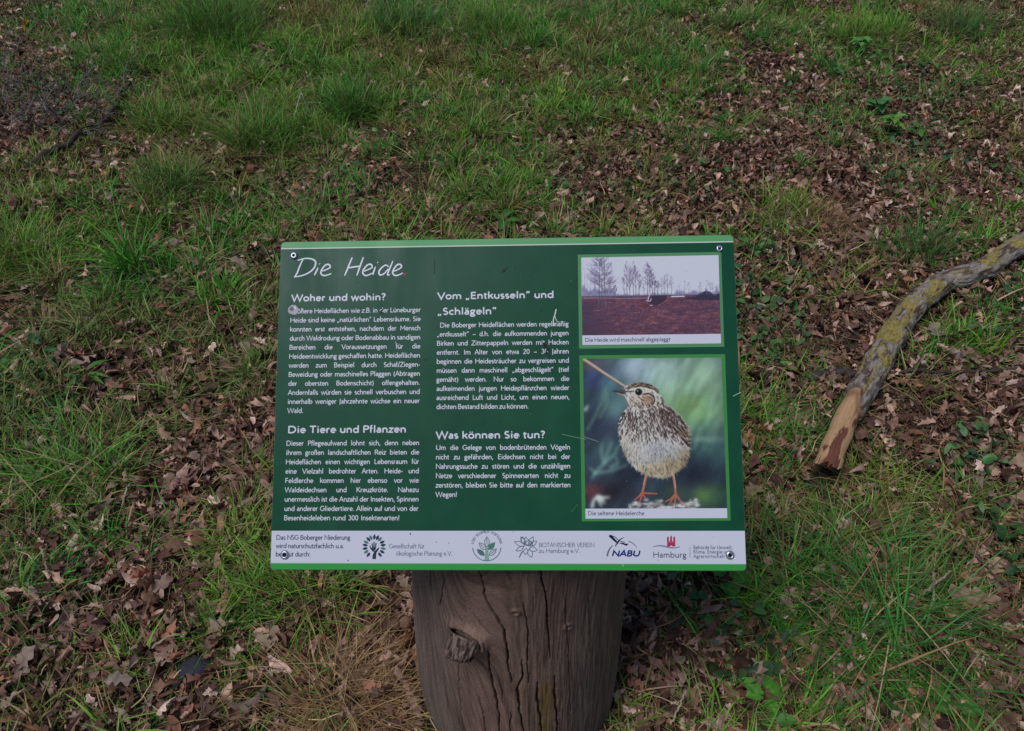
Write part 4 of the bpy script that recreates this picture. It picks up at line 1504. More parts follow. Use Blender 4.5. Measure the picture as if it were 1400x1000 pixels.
# --- printed photographs, painted cell by cell
class Canvas:
    """colour grid; coordinates are pixels of an enlarged view of the photograph"""

    def __init__(self, x0, y0, x1, y1, step):
        self.x = np.arange(x0, x1 + step * 0.5, step)
        self.y = np.arange(y0, y1 + step * 0.5, step)
        self.X, self.Y = np.meshgrid(self.x, self.y)
        self.c = np.zeros(self.X.shape + (3,))
        self.st = step

    def mix(self, k, col):
        col = np.asarray(col, float)
        self.c = self.c * (1 - k[..., None]) + col * k[..., None]

    def blob(self, x, y, rx, ry, col, a=1.0, rot=0.0, hard=1.0):
        c, s = math.cos(rot), math.sin(rot)
        u = ((self.X - x) * c + (self.Y - y) * s) / rx
        v = (-(self.X - x) * s + (self.Y - y) * c) / ry
        r2 = u * u + v * v
        self.mix(a * np.exp(-r2 ** hard), col)

    def poly(self, pts, col, a=1.0, soft=2.5):
        P = np.asarray(pts, float)
        inside = np.zeros(self.X.shape, bool)
        dist = np.full(self.X.shape, 1e9)
        for p0, p1 in zip(P, np.roll(P, -1, 0)):
            d = p1 - p0
            t = np.clip(((self.X - p0[0]) * d[0] + (self.Y - p0[1]) * d[1]) / (d @ d + 1e-9), 0, 1)
            dist = np.minimum(dist, np.hypot(self.X - p0[0] - t * d[0], self.Y - p0[1] - t * d[1]))
            cond = (p0[1] > self.Y) != (p1[1] > self.Y)
            with np.errstate(divide='ignore', invalid='ignore'):
                xi = p0[0] + (self.Y - p0[1]) * d[0] / (d[1] if abs(d[1]) > 1e-9 else 1e-9)
            inside ^= cond & (self.X < xi)
        sd = np.where(inside, dist, -dist)
        k = smooth(-soft, soft, sd)
        self.mix(a * k, col)
        return k

    def stroke(self, pts, w, col, a=1.0):
        P = np.asarray(pts, float)
        ws = np.linspace(w[0], w[1], len(P)) if isinstance(w, tuple) else np.full(len(P), float(w))
        m = max(ws) + 6
        x0, x1 = P[:, 0].min() - m, P[:, 0].max() + m
        y0, y1 = P[:, 1].min() - m, P[:, 1].max() + m
        j0, j1 = np.searchsorted(self.x, (x0, x1))
        i0, i1 = np.searchsorted(self.y, (y0, y1))
        if j1 <= j0 or i1 <= i0:
            return
        X, Y = self.X[i0:i1, j0:j1], self.Y[i0:i1, j0:j1]
        k = np.zeros(X.shape)
        for p0, p1, w0, w1 in zip(P[:-1], P[1:], ws[:-1], ws[1:]):
            d = p1 - p0
            t = np.clip(((X - p0[0]) * d[0] + (Y - p0[1]) * d[1]) / (d @ d + 1e-9), 0, 1)
            r = np.hypot(X - p0[0] - t * d[0], Y - p0[1] - t * d[1])
            hw = (w0 + (w1 - w0) * t) / 2
            cov = np.minimum(1, 3.2 * hw / self.st)
            k = np.maximum(k, cov * smooth(hw + self.st * 0.7, np.maximum(hw - self.st * 0.7, -0.1), r) if np.ndim(hw) == 0 else cov * np.clip(0.5 + (hw - r) / (self.st * 1.2), 0, 1))
        self.c[i0:i1, j0:j1] = self.c[i0:i1, j0:j1] * (1 - a * k[..., None]) + np.asarray(col, float) * a * k[..., None]

    def blur(self, n):
        for _ in range(n):
            p_ = np.pad(self.c, ((2, 2), (2, 2), (0, 0)), 'edge')
            self.c = sum(p_[2 + a:p_.shape[0] - 2 + a, 2 + b:p_.shape[1] - 2 + b] for a in (-2, 0, 2) for b in (-2, 0, 2)) / 9

    def build(self, name, corners, z):
        """corners: tl, tr, br, bl on the panel"""
        tl, tr, br, bl = [np.asarray(c) for c in corners]
        h, w = self.X.shape
        a = np.linspace(0, 1, w)[None, :, None]
        b = np.linspace(0, 1, h)[:, None, None]
        P = tl * (1 - a) * (1 - b) + tr * a * (1 - b) + br * a * b + bl * (1 - a) * b
        v = np.concatenate([P, np.full((h, w, 1), z)], -1)
        q = grid_quads(h, w)[:, ::-1]
        return link(name, mesh(name, v, q, None, alb(np.clip(self.c, 0, 255)).reshape(-1, 3), False), M_PRINT, panel)


rp = np.random.default_rng(3)
# heath landscape with bare birches (view enlarged 5.554x from (780, 320))
cv = Canvas(84, 166, 1136, 766, 2.9)
t = smooth(166, 470, cv.Y)
cv.c[:] = np.array((196, 200, 234))
cv.mix(t * 0.5, (212, 212, 236))
gn = fbm(cv.X / 70, cv.Y / 20, 500, 4)
gf = fbm(cv.X / 8, cv.Y / 6, 510, 3)
hz = 468 + 6 * (fbm(cv.X / 90, cv.X * 0, 520, 3) - 0.5)
gm = smooth(hz - 2, hz + 3, cv.Y)
gcol = (np.array((98, 66, 94)) * (1 - smooth(0.4, 0.62, gn)[..., None]) + np.array((114, 74, 94)) * smooth(0.4, 0.62, gn)[..., None]) * (0.72 + 0.62 * (gf - 0.22))[..., None]
cv.c = cv.c * (1 - gm[..., None]) + gcol * gm[..., None]
lf = smooth(430, 100, cv.X + 0.4 * (640 - cv.Y) + 120 * (fbm(cv.X / 60, cv.Y / 30, 525, 3) - 0.5)) * smooth(480, 540, cv.Y)
cv.mix(0.7 * lf, (56, 46, 74))
cv.mix(0.55 * smooth(620, 770, cv.Y + 60 * (gn - 0.5)) * smooth(0.4, 0.6, fbm(cv.X / 50, cv.Y / 20, 530, 3)), (64, 46, 66))
cv.mix(0.5 * smooth(0.5, 0.62, fbm(cv.X / 40, cv.Y / 10, 535, 3)) * gm, (72, 50, 66))
cv.stroke([(90, 480), (250, 483), (420, 489), (600, 487)], 6, (156, 138, 158), 0.55)
cv.stroke([(600, 486), (760, 482), (870, 478)], 5, (150, 126, 140), 0.5)
for tx, (x0_, x1_, hh, c_) in enumerate(((84, 340, 78, (82, 80, 116)), (330, 800, 20, (86, 84, 118)), (800, 1136, 42, (92, 92, 128)))):
    top = 470 - hh * (0.25 + 1.1 * fbm(cv.X / 26 + tx * 9, cv.X * 0, 540, 3) * (0.7 + 0.6 * fbm(cv.X / 7, cv.Y / 9, 545, 2)))
    k_ = smooth(-14, 14, cv.Y - top) * smooth(478, 472, cv.Y) * smooth(x0_ - 10, x0_ + 10, cv.X) * smooth(x1_ + 10, x1_ - 10, cv.X)
    cv.mix(0.78 * k_ * (0.65 + 0.5 * fbm(cv.X / 5, cv.Y / 10, 550, 2)), c_)
cv.stroke([(84, 470), (600, 471), (1136, 468)], 8, (66, 62, 92), 0.85)
cv.poly([(860, 502), (900, 486), (950, 484), (985, 456), (1030, 440), (1070, 448), (1095, 480), (1136, 448), (1136, 512), (1000, 508)], (48, 44, 68), 0.95, 4)
cv.stroke([(772, 479), (866, 478)], 9, (216, 212, 230), 0.85)
cv.stroke([(850, 574), (950, 588), (1080, 570)], (10, 26), (62, 50, 76), 0.6)


def twigs_up(x, y, ang, L, w, k, col):
    qx, qy = x + L * math.sin(ang), y - L * math.cos(ang)
    mx, my = (x + qx) / 2 + rp.normal(0, L * 0.08), (y + qy) / 2 + L * 0.04
    cv.stroke([(x, y), (mx, my), (qx, qy)], (w * 1.1, w * 0.65), col, 0.66)
    if k:
        for _ in range(3):
            f = rp.uniform(0.35, 1.0)
            twigs_up(x + (qx - x) * f, y + (qy - y) * f, ang * 0.75 + rp.normal(0, 0.42), L * rp.uniform(0.4, 0.7), w * 0.62, k - 1, col)


def bare_tree(x, y0, y1, w, col, wide=0.5, droop=0.0):
    H = y0 - y1
    lean_ = rp.normal(0, 0.025)
    P = [(x + lean_ * H * f + rp.normal(0, 1.6), y0 - H * f) for f in np.linspace(0, 1, 7)]
    cv.stroke(P, (w, w * 0.25), col, 0.85)
    for _ in range(int(11 + H / 13)):
        f = rp.uniform(0.28, 0.98)
        i_ = min(5, int(f * 6))
        px_ = P[i_][0] + (P[i_ + 1][0] - P[i_][0]) * (f * 6 - i_)
        twigs_up(px_, y0 - H * f, rp.choice([-1, 1]) * rp.uniform(0.35, 0.95 + droop) * wide * 2, H * 0.2 * rp.uniform(0.5, 1.25) * (0.75 + 0.5 * math.sin(3 * f)) * (1.3 - f), w * 0.3, 2, col)


TRC = (78, 72, 100)
for a_ in ((212, 560, 150, 9, TRC, 0.6, 0.4), (264, 560, 150, 9, (92, 84, 108), 0.6, 0.4), (238, 520, 172, 6, TRC, 0.5), (150, 482, 160, 4, (120, 114, 150), 0.7), (108, 480, 200, 4, (126, 120, 156), 0.7), (190, 482, 230, 4, (116, 110, 146), 0.6)):
    bare_tree(*a_)
for xx, yt in ((408, 330), (438, 205), (455, 260), (486, 212), (505, 240), (520, 300), (300, 350), (345, 380)):
    bare_tree(xx + rp.normal(0, 3), 492, yt, 6, (98, 92, 122), 0.36)
for xx, yt in ((590, 215), (606, 240), (622, 290), (645, 330), (668, 360)):
    bare_tree(xx, 474, yt, 7, (82, 76, 104), 0.6)
cv.stroke([(592, 500), (608, 446), (640, 388)], (8, 4), (206, 200, 218), 0.75)
for xx, yt in ((700, 330), (716, 315), (742, 290), (772, 325), (560, 390)):
    bare_tree(xx, 466, yt, 5, (104, 98, 128), 0.7)
for xx in (830, 872, 905, 985, 1000, 1040, 1065, 1085, 1112, 1128):
    bare_tree(xx, 466, rp.uniform(345, 410), 4, (108, 106, 138), 0.7)
cv.poly([(592, 520), (602, 484), (640, 468), (735, 470), (728, 500), (700, 524), (652, 546), (606, 546)], (50, 42, 62), 0.92, 4)
cv.poly([(515, 546), (560, 532), (606, 532), (648, 550), (560, 557)], (92, 48, 58), 0.85, 4)
cv.stroke([(578, 508), (608, 512), (616, 494)], 7, (196, 188, 206), 0.8)
cv.stroke([(606, 545), (622, 543)], 8, (190, 182, 198), 0.7)
for i in range(70):
    x_, y_ = rp.uniform(100, 1120), rp.uniform(540, 755)
    cv.blob(x_, y_, rp.uniform(8, 30), rp.uniform(3, 8), (60, 42, 60) if rp.random() < 0.65 else (146, 104, 104), 0.5)
cv.stroke([(855, 185), (850, 250), (862, 312)], 3, (160, 160, 190), 0.6)
cv.c += (rp.random(cv.c.shape[:2])[..., None] - 0.5) * 18


def box_px(pts):
    return [S(*p_) for p_ in pts]


def frame_part(outer, inner, col, name):
    pr = Print()
    o, i_ = box_px(outer), box_px(inner)
    v = np.c_[np.array(o + i_), np.full(8, Z1)]
    pr.add(v, [(0, 4, 5, 1), (1, 5, 6, 2), (2, 6, 7, 3), (3, 7, 4, 0)], None, col)
    sub(pr, name)


F1o = [(789.9, 348.5), (985.9, 344.7), (990.1, 474.3), (791.7, 477)]
F1i = [(794.6, 352.6), (982.2, 349.2), (985.9, 469.8), (796.4, 472)]
frame_part(F1o, F1i, alb((72, 122, 88)), 'picture_frame')
cv.build('landscape_picture', box_px([F1i[0], F1i[1], (985.4, 456.6), (796.1, 458.8)]), Z2)
pr = Print()
pr.poly(box_px([(796.1, 458.9), (985.4, 456.7), F1i[2], F1i[3]]), Z2, WHITE)
INK = alb((52, 58, 92))
write(pr, 'Die Heide wird maschinell abgeplaggt', S(799.8, 467.9), EMB * 0.82, 84, Z3, INK, S(916.5, 466)[0] - S(799.8, 467.6)[0], hs=0.95)
sub(pr, 'caption')

# wood lark (view enlarged 4x from (780, 475))
cv = Canvas(72, 62, 852, 880, 2.7)
nb = fbm(cv.X / 130, cv.Y / 130, 600, 4)
nd = fbm((cv.X + cv.Y * 0.7) / 34, (cv.Y - cv.X * 0.3) / 120, 610, 3)
cv.c[:] = np.array((40, 52, 66))
for a in ((620, 230, 280, 200, (124, 150, 132), 0.9), (390, 120, 130, 90, (152, 164, 190), 0.9), (560, 110, 160, 70, (140, 160, 160), 0.7), (760, 180, 120, 160, (128, 152, 132), 0.7),
          (700, 370, 170, 110, (92, 128, 88), 0.8), (640, 330, 110, 60, (104, 126, 74), 0.5), (760, 560, 120, 100, (66, 100, 102), 0.9), (690, 700, 160, 110, (26, 30, 44), 0.95), (580, 560, 120, 60, (40, 60, 70), 0.5),
          (130, 170, 90, 70, (40, 46, 82), 0.8), (150, 440, 120, 90, (36, 42, 62), 0.8), (230, 230, 60, 90, (62, 90, 104), 0.8), (250, 330, 60, 60, (86, 116, 118), 0.6),
          (210, 560, 70, 70, (60, 84, 90), 0.6), (200, 790, 160, 80, (34, 28, 38), 0.9), (110, 790, 50, 40, (96, 44, 50), 0.7), (740, 815, 80, 50, (76, 100, 46), 0.8), (560, 800, 60, 50, (52, 60, 40), 0.6),
          (330, 680, 90, 60, (28, 32, 48), 0.8), (800, 820, 60, 60, (46, 74, 60), 0.7), (740, 510, 110, 14, (140, 165, 150), 0.5), (120, 90, 80, 40, (90, 70, 70), 0.5)):
    cv.blob(a[0], a[1], a[2], a[3], a[4], a[5])
cv.c *= (0.92 + 0.4 * nb)[..., None]
cv.c *= (0.8 + 0.4 * nd)[..., None]
for i in range(70):
    x_, y_ = rp.uniform(380, 850), rp.uniform(70, 480)
    L = rp.uniform(60, 160)
    cv.stroke([(x_, y_), (x_ - L * 0.35, y_ + L)], rp.uniform(14, 34), [(170, 186, 190), (136, 164, 140), (110, 146, 112), (80, 108, 96)][rp.integers(0, 4)], 0.16)
TL = (122, 158, 154)
for st in ([(195, 230), (175, 300), (140, 370), (90, 455)], [(205, 250), (200, 320), (160, 390)]):
    cv.stroke(st, (26, 14), (92, 124, 120), 0.6)
for st in ([(130, 690), (180, 640), (205, 570), (228, 520)], [(180, 640), (165, 580), (170, 530)], [(190, 630), (240, 590), (262, 540)], [(130, 690), (220, 680), (310, 645)], [(215, 660), (258, 640), (250, 605)], [(130, 690), (100, 660)], [(130, 690), (110, 720)]):
    cv.stroke(st, (20, 10), TL, 0.55)
for st in ([(80, 345), (95, 325)],):
    cv.stroke(st, (18, 12), (180, 190, 200), 0.8)
for st in ([(110, 870), (118, 835), (140, 815)], [(140, 815), (175, 822), (205, 820)], [(150, 820), (180, 850)], [(140, 820), (160, 865)]):
    cv.stroke(st, (18, 10), (216, 222, 226), 0.9)
cv.blur(3)
# perch
for i in range(120):
    x_ = rp.uniform(318, 690)
    top = 842 + 12 * math.sin(x_ / 40) + (20 if 500 < x_ < 545 else 0)
    y_ = rp.uniform(top, 884)
    cv.blob(x_, y_, rp.uniform(6, 18), rp.uniform(4, 9), [(196, 188, 196), (150, 140, 146), (96, 86, 90), (220, 214, 222)][rp.integers(0, 4)], 0.75)
cv.stroke([(72, 62), (200, 148), (330, 232)], (17, 11), (170, 148, 138), 1)
cv.stroke([(72, 72), (200, 158), (320, 234)], (7, 4), (104, 84, 78), 0.8)
# legs
LG = (158, 100, 88)
cv.stroke([(418, 690), (402, 750), (388, 800)], (14, 12), LG, 1)
cv.stroke([(412, 690), (396, 752)], (5, 4), (226, 160, 140), 0.6)
for st in ([(390, 795), (360, 825), (345, 835)], [(388, 800), (378, 835), (362, 850)], [(392, 798), (430, 800), (470, 802)], [(390, 805), (410, 830)]):
    cv.stroke(st, (11, 6), (160, 88, 72), 1)
cv.stroke([(560, 684), (568, 740), (574, 805)], (14, 11), LG, 1)
cv.stroke([(565, 690), (574, 770)], (5, 4), (226, 170, 150), 0.6)
for st in ([(572, 805), (545, 830), (515, 845)], [(574, 808), (568, 845), (570, 872)], [(576, 808), (600, 845), (606, 865)], [(574, 805), (540, 850)]):
    cv.stroke(st, (11, 6), (158, 92, 78), 1)
# body
BODY = [(318, 270), (322, 330), (286, 366), (264, 418), (266, 490), (284, 560), (312, 620), (352, 664), (400, 696), (450, 710), (500, 718), (548, 708), (590, 680), (628, 645), (652, 600),
        (660, 540), (660, 490), (640, 430), (606, 380), (560, 342), (528, 310), (500, 262), (474, 222), (430, 200), (380, 196), (335, 208), (306, 224), (296, 246)]
before = cv.c.copy()
kb_ = cv.poly(BODY, (186, 178, 182), 1, 3)
cv.blob(350, 540, 90, 140, (182, 172, 172), 0.8)
cv.blob(500, 590, 120, 95, (158, 156, 172), 0.9)
cv.blob(560, 660, 110, 60, (146, 124, 100), 0.85)
cv.blob(430, 680, 120, 40, (160, 142, 120), 0.8)
cv.blob(290, 600, 50, 80, (136, 126, 122), 0.7)
cv.blob(640, 620, 50, 70, (118, 98, 80), 0.8)
cv.blob(330, 390, 60, 80, (204, 196, 198), 0.6)
cv.blob(540, 400, 120, 80, (146, 128, 122), 0.7)
cv.c = before * (1 - kb_[..., None]) + cv.c * kb_[..., None]
flowx = lambda x: (x - 400) * 0.0022
plum = cv.c.copy()
for i in range(2600):
    x_, y_ = rp.uniform(262, 662), rp.uniform(200, 715)
    j_, i_ = int((x_ - 72) / 2.7), int((y_ - 62) / 2.7)
    if kb_[i_, j_] < 0.5:
        continue
    b_ = plum[i_, j_] * rp.choice([0.62, 0.78, 0.92, 1.04, 1.14])
    a_ = flowx(x_) + rp.normal(0, 0.25)
    L = rp.uniform(9, 24)
    cv.stroke([(x_, y_), (x_ + L * math.sin(a_), y_ + L * math.cos(a_))], (rp.uniform(4, 8), 2), b_, 0.75)
# wing and back
cv.poly([(480, 350), (545, 342), (600, 378), (640, 432), (662, 492), (660, 545), (630, 520), (590, 480), (545, 440), (505, 400)], (92, 74, 68), 0.85, 9)
for st in ([(505, 356), (560, 385), (610, 440), (640, 500)], [(520, 350), (580, 390), (630, 460), (657, 520)], [(540, 392), (590, 436), (640, 512)], [(555, 345), (610, 395), (652, 470)], [(560, 436), (604, 480), (650, 545)]):
    cv.stroke(st, (15, 10), (44, 34, 38), 0.9)
    cv.stroke([(a + 8, b - 9) for a, b in st], (4, 4), (178, 160, 152), 0.75)
for i in range(260):
    x_, y_ = rp.uniform(480, 662), rp.uniform(340, 545)
    if abs((y_ - 345) - (x_ - 510) * 1.15) < 62 + 0.1 * (x_ - 500):
        a_ = 0.75 + rp.normal(0, 0.25)
        L = rp.uniform(10, 26)
        cv.stroke([(x_, y_), (x_ + L * math.sin(a_), y_ + L * math.cos(a_))], (rp.uniform(4, 9), 2), [(40, 30, 34), (58, 44, 44), (172, 154, 146), (120, 98, 86)][rp.integers(0, 4)], 0.8)
# breast streaks
for i in range(620):
    x_, y_ = rp.uniform(262, 590), rp.uniform(300, 520)
    j_, i_ = int((x_ - 72) / 2.7), int((y_ - 62) / 2.7)
    low = 455 + 0.12 * (x_ - 300)
    if kb_[i_, j_] < 0.9 or rp.random() < (y_ - low + 30) / 90 or (x_ < 295 and rp.random() < 0.4):
        continue
    a_ = (x_ - 380) * 0.0028 + rp.normal(0, 0.22)
    L = rp.uniform(9, 24)
    w_ = rp.uniform(5, 11)
    cv.stroke([(x_, y_), (x_ + L * 0.5 * math.sin(a_), y_ + L * 0.5 * math.cos(a_)), (x_ + L * math.sin(a_ * 1.2), y_ + L * math.cos(a_))], (w_ * 0.85, 3), (58, 43, 46), 0.8)
    cv.stroke([(x_ + w_, y_ + 2), (x_ + w_ + L * 0.8 * math.sin(a_), y_ + L * 0.8)], (4, 2), (204, 194, 198), 0.4)
for i in range(90):
    x_ = rp.uniform(455, 560)
    y_ = rp.uniform(225, 350)
    j_, i_ = int((x_ - 72) / 2.7), int((y_ - 62) / 2.7)
    if kb_[i_, j_] > 0.8:
        cv.stroke([(x_, y_), (x_ + 8, y_ + rp.uniform(10, 20))], (6, 2), (74, 58, 58) if rp.random() < 0.7 else (204, 194, 194), 0.75)
# soft ragged outline
for i in range(420):
    a0_ = rp.integers(0, len(BODY))
    p0_, p1_ = np.array(BODY[a0_]), np.array(BODY[(a0_ + 1) % len(BODY)])
    q_ = p0_ + (p1_ - p0_) * rp.random()
    c_ = np.array((430, 460)) - q_
    c_ = c_ / np.linalg.norm(c_)
    st_ = q_ + c_ * 9
    j_, i_ = int((st_[0] - 72) / 2.7), int((st_[1] - 62) / 2.7)
    cv.stroke([st_, q_ - c_ * rp.uniform(0, 5) + [rp.normal(0, 4), rp.uniform(0, 7)]], (5, 2), cv.c[i_, j_], 0.7)
# head
cv.poly([(306, 230), (335, 212), (385, 196), (428, 202), (470, 224), (490, 252), (440, 230), (385, 220), (340, 230)], (98, 80, 74), 0.95, 4)
for k_ in range(9):
    cx_ = 326 + 16 * k_
    cv.stroke([(cx_, 199 + 26 * ((cx_ - 395) / 85) ** 2), (cx_ + 20, 201 + 26 * ((cx_ - 375) / 85) ** 2)], (6, 3), (46, 36, 38), 0.8)
cv.stroke([(312, 244), (345, 232), (385, 224), (430, 228), (466, 244), (486, 266)], (9, 11), (206, 192, 184), 0.9)
for i in range(70):
    x_ = rp.uniform(310, 490)
    y_ = 200 + 26 * ((x_ - 395) / 88) ** 2 + rp.uniform(0, 22)
    cv.stroke([(x_, y_), (x_ + rp.uniform(8, 16), y_ + 0.006 * (x_ - 395) * 14 + rp.uniform(-2, 3))], (5, 2), [(46, 36, 38), (66, 52, 50), (150, 130, 118)][rp.integers(0, 3)], 0.75)
cv.stroke([(300, 246), (340, 246), (366, 248)], (8, 6), (60, 46, 44), 0.9)
cv.blob(430, 292, 36, 30, (138, 104, 86), 0.8, 0.3, 1.5)
cv.blob(360, 300, 40, 40, (176, 160, 152), 0.7)
for i in range(60):
    x_, y_ = rp.uniform(325, 470), rp.uniform(268, 338)
    cv.stroke([(x_, y_), (x_ + 9, y_ + rp.uniform(3, 9))], (5, 3), (92, 66, 56), 0.6)
cv.stroke([(404, 262), (440, 258), (466, 272), (472, 300), (456, 326)], (9, 6), (58, 42, 40), 0.9)
cv.stroke([(345, 338), (400, 346), (448, 338), (480, 305)], (9, 6), (196, 186, 184), 0.6)
cv.stroke([(300, 262), (320, 290), (335, 330)], (9, 9), (206, 198, 196), 0.7)
cv.blob(383, 250, 29, 24, (200, 186, 176), 0.9, 0, 3)
cv.blob(383, 249, 21, 20, (22, 18, 24), 1.0, 0, 4)
cv.blob(377, 243, 4, 4, (190, 190, 200), 0.9)
cv.poly([(228, 240), (262, 234), (306, 236), (312, 262), (280, 258), (250, 248)], (72, 66, 72), 1, 2)
cv.stroke([(236, 243), (300, 254)], (3, 4), (32, 28, 34), 0.9)
cv.stroke([(262, 254), (306, 270)], (6, 8), (170, 130, 120), 0.7)
cv.c += (rp.random(cv.c.shape[:2])[..., None] - 0.5) * 14
cv.c *= np.array([0.96, 1.0, 1.0])
cv.stroke([(72, 493), (150, 520)], 3, (150, 165, 160), 0.7)
F2o = [(792, 486.2), (991.2, 484.4), (999, 712), (795.5, 713.1)]
F2i = [(797, 490.8), (986.2, 489.2), (994.3, 708.6), (800.6, 709.4)]
frame_part(F2o, F2i, alb((56, 118, 66)), 'picture_frame')
cv.build('bird_picture', box_px([F2i[0], F2i[1], (993.9, 695), (800.3, 695.6)]), Z2)
pr = Print()
pr.poly(box_px([(800.3, 695.7), (993.9, 695.1), F2i[2], F2i[3]]), Z2, WHITE)
write(pr, 'Die seltene Heidelerche', S(803.6, 704.8), EMB * 0.82, 84, Z3, INK, S(881, 704.5)[0] - S(803.6, 704.5)[0], hs=0.95)
sub(pr, 'caption')

# --- strip of supporters
PXM = abs(S(691, 750)[0] - S(690, 750)[0])
NAVY = alb((56, 60, 100))
GREY = alb((98, 104, 134))


def line_of(pr, txt, x0, y, x1, em_px, weight, col, **kw):
    a, b = S(x0, y), S(x1, y)
    em = em_px * PXM
    w = b[0] - a[0]
    tr = kw.get('track', 0)
    hs = w / (natural(txt, em, tr) + txt.count(' ') * 0.26 * em)
    write(pr, txt, a, em, weight, Z3, col, None, 0.26 * hs, hs, **kw)


pr = Print()
line_of(pr, 'Das NSG Boberger Niederung', 377.7, 738.2, 479, 9.6, 84, NAVY)
line_of(pr, 'wird naturschutzfachlich u.a.', 377.2, 749.7, 470.5, 9.6, 84, NAVY)
line_of(pr, 'betreut durch:', 376.8, 761, 424.5, 9.6, 84, NAVY)
sub(pr, 'paragraph_lettering')


def lf_(pr, cx, cy, ang, L, W, z, col, frame):
    t_ = np.linspace(0, 1, 9)
    w_ = W * np.sin(np.pi * t_ ** 0.9)
    c, s = math.cos(ang), math.sin(ang)
    pts = [(cx + c * L * a - s * b, cy + s * L * a + c * b) for a, b in zip(t_, w_)] + [(cx + c * L * a + s * b, cy + s * L * a - c * b) for a, b in zip(t_[::-1][1:-1], w_[::-1][1:-1])]
    P = np.array([frame(*p_) for p_ in pts])
    if col is not None:
        pr.poly(P, z, col)
    return P


# hand-shaped tree
pr = Print()
f3 = lambda x, y: S(480 + x / 9.333, 725 + y / 9.333)
DKT = alb((28, 48, 66))
for k_, (cx, cy, L, c_) in enumerate([(60 + 0, 0, 0, 0)] and [(math.radians(a_), 0, 0, 0) for a_ in (-128, -110, -90, -70, -52, -30, -12, 8, 28, 50, -150, -168, 172, 152, 130)]):
    a_ = cx
    x_, y_ = 295 + 82 * math.cos(a_), 215 + 92 * math.sin(a_)
    lf_(pr, x_, y_, a_ + 0.12 * math.copysign(1, math.cos(a_) + 1e-6) * 0.5, 72 if abs(math.degrees(a_)) < 140 or True else 60, 17, Z3, [DKT, alb((70, 104, 104)), alb((28, 44, 84))][k_ % 3], f3)
pr.poly([f3(*p_) for p_ in ((272, 368), (276, 320), (296, 275), (330, 240), (360, 215), (352, 245), (325, 285), (318, 330), (318, 368))], Z3, DKT)
pr.line([f3(*p_) for p_ in ((240, 200), (255, 235), (275, 262), (300, 270))], 14 / 9.333 * PXM, Z3 + 3e-5, DKT)
for a in ((268, 168, 278, 235), (293, 150, 293, 235), (320, 162, 308, 235)):
    pr.line([f3(a[0], a[1]), f3(a[2], a[3])], 13 / 9.333 * PXM, Z3 + 6e-5, DKT)
pr.poly([f3(*p_) for p_ in ((262, 225), (318, 215), (312, 250), (285, 262), (265, 245))], Z3 + 9e-5, DKT)
line_of(pr, 'Gesellschaft f\u00fcr', 532, 750, 580.5, 9.2, 70, GREY)
line_of(pr, '\u00f6kologische Planung e.V.', 541.4, 759.9, 618.6, 9.2, 70, GREY)
sub(pr, 'logo')

# round plant emblem with lettering on its arc
pr = Print()
f4 = lambda x, y: S(630 + x / 15.556, 720 + y / 15.556)
EM = alb((86, 110, 118))
arcp = [f4(552 + 300 * math.cos(a), 430 + 300 * math.sin(a)) for a in np.radians(np.linspace(-4 + 8, 176, 50))]
pr.line(arcp, 1.1 * PXM, Z3, alb((92, 100, 140)))
for (x_, y_, ang, L, W, c_) in ((555, 430, -90, 210, 50, None), (530, 490, -135, 200, 48, None), (585, 490, -47, 200, 50, alb((66, 108, 96))), (500, 615, -140, 200, 46, alb((66, 98, 104))), (610, 615, -44, 200, 46, None)):
    P = lf_(pr, x_, y_, math.radians(ang), L, W, Z3, c_, f4)
    pr.line(P, 1.0 * PXM, Z3 + 4e-5, EM, True)
    if c_ is None:
        c2, s2 = math.cos(math.radians(ang)), math.sin(math.radians(ang))
        pr.line([f4(x_ + c2 * L * 0.25, y_ + s2 * L * 0.25), f4(x_ + c2 * L * 0.8, y_ + s2 * L * 0.8)], 0.9 * PXM, Z3 + 7e-5, EM)
pr.poly([f4(*p_) for p_ in ((500, 720), (515, 600), (530, 480), (552, 420), (575, 480), (590, 600), (605, 720))], Z3 + 1e-4, alb((112, 146, 138)))
txt = 'LOKI SCHMIDT STIFTUNG'
em = 5.0 * PXM
cen = f4(552, 430)
Ra = 18.6 * PXM
nat_ = natural(txt, em, 60) + 2 * 0.45 * em
span = math.radians(160)
hs_ = span * Ra / nat_


def arcframe(Q):
    a = math.pi - math.radians(10) - Q[:, 0] / Ra
    r = Ra + Q[:, 1]
    return np.c_[cen[0] + r * np.cos(a), cen[1] + r * np.sin(a)]


write(pr, txt, (0, 0), em, 110, Z3, alb((70, 72, 120)), None, 0.45 * hs_, hs_, track=60, frame=arcframe)
sub(pr, 'logo')

# line drawing of a flower
pr = Print()
f5 = lambda x, y: S(690 + x / 7, 725 + y / 7)
FL = alb((76, 92, 116))
k_ = 0
for (x_, y_, ang, L, W) in ((215, 150, -100, 85, 24), (195, 140, -118, 85, 20), (235, 135, -62, 80, 20), (190, 150, -158, 105, 20), (245, 150, -38, 75, 20), (180, 160, 152, 80, 18), (235, 175, 12, 78, 22),
                            (205, 175, 98, 60, 20), (230, 185, 70, 80, 22), (185, 130, -105, 70, 18), (225, 150, -80, 55, 30), (232, 150, -48, 50, 22)):
    P = lf_(pr, x_, y_, math.radians(ang), L, W, Z3, None, f5)
    pr.line(P, 0.8 * PXM, Z3 + 2e-5 * (k_ % 6), FL, True)
    k_ += 1
pr.line([f5(175, 200), f5(155, 225), f5(140, 262)], 1.3 * PXM, Z3, FL)
line_of(pr, 'BOTANISCHER VEREIN', 736.9, 748.2, 813, 8.8, 78, GREY)
line_of(pr, 'zu Hamburg e.V.', 736.6, 756.2, 793, 8.8, 78, GREY)
sub(pr, 'logo')

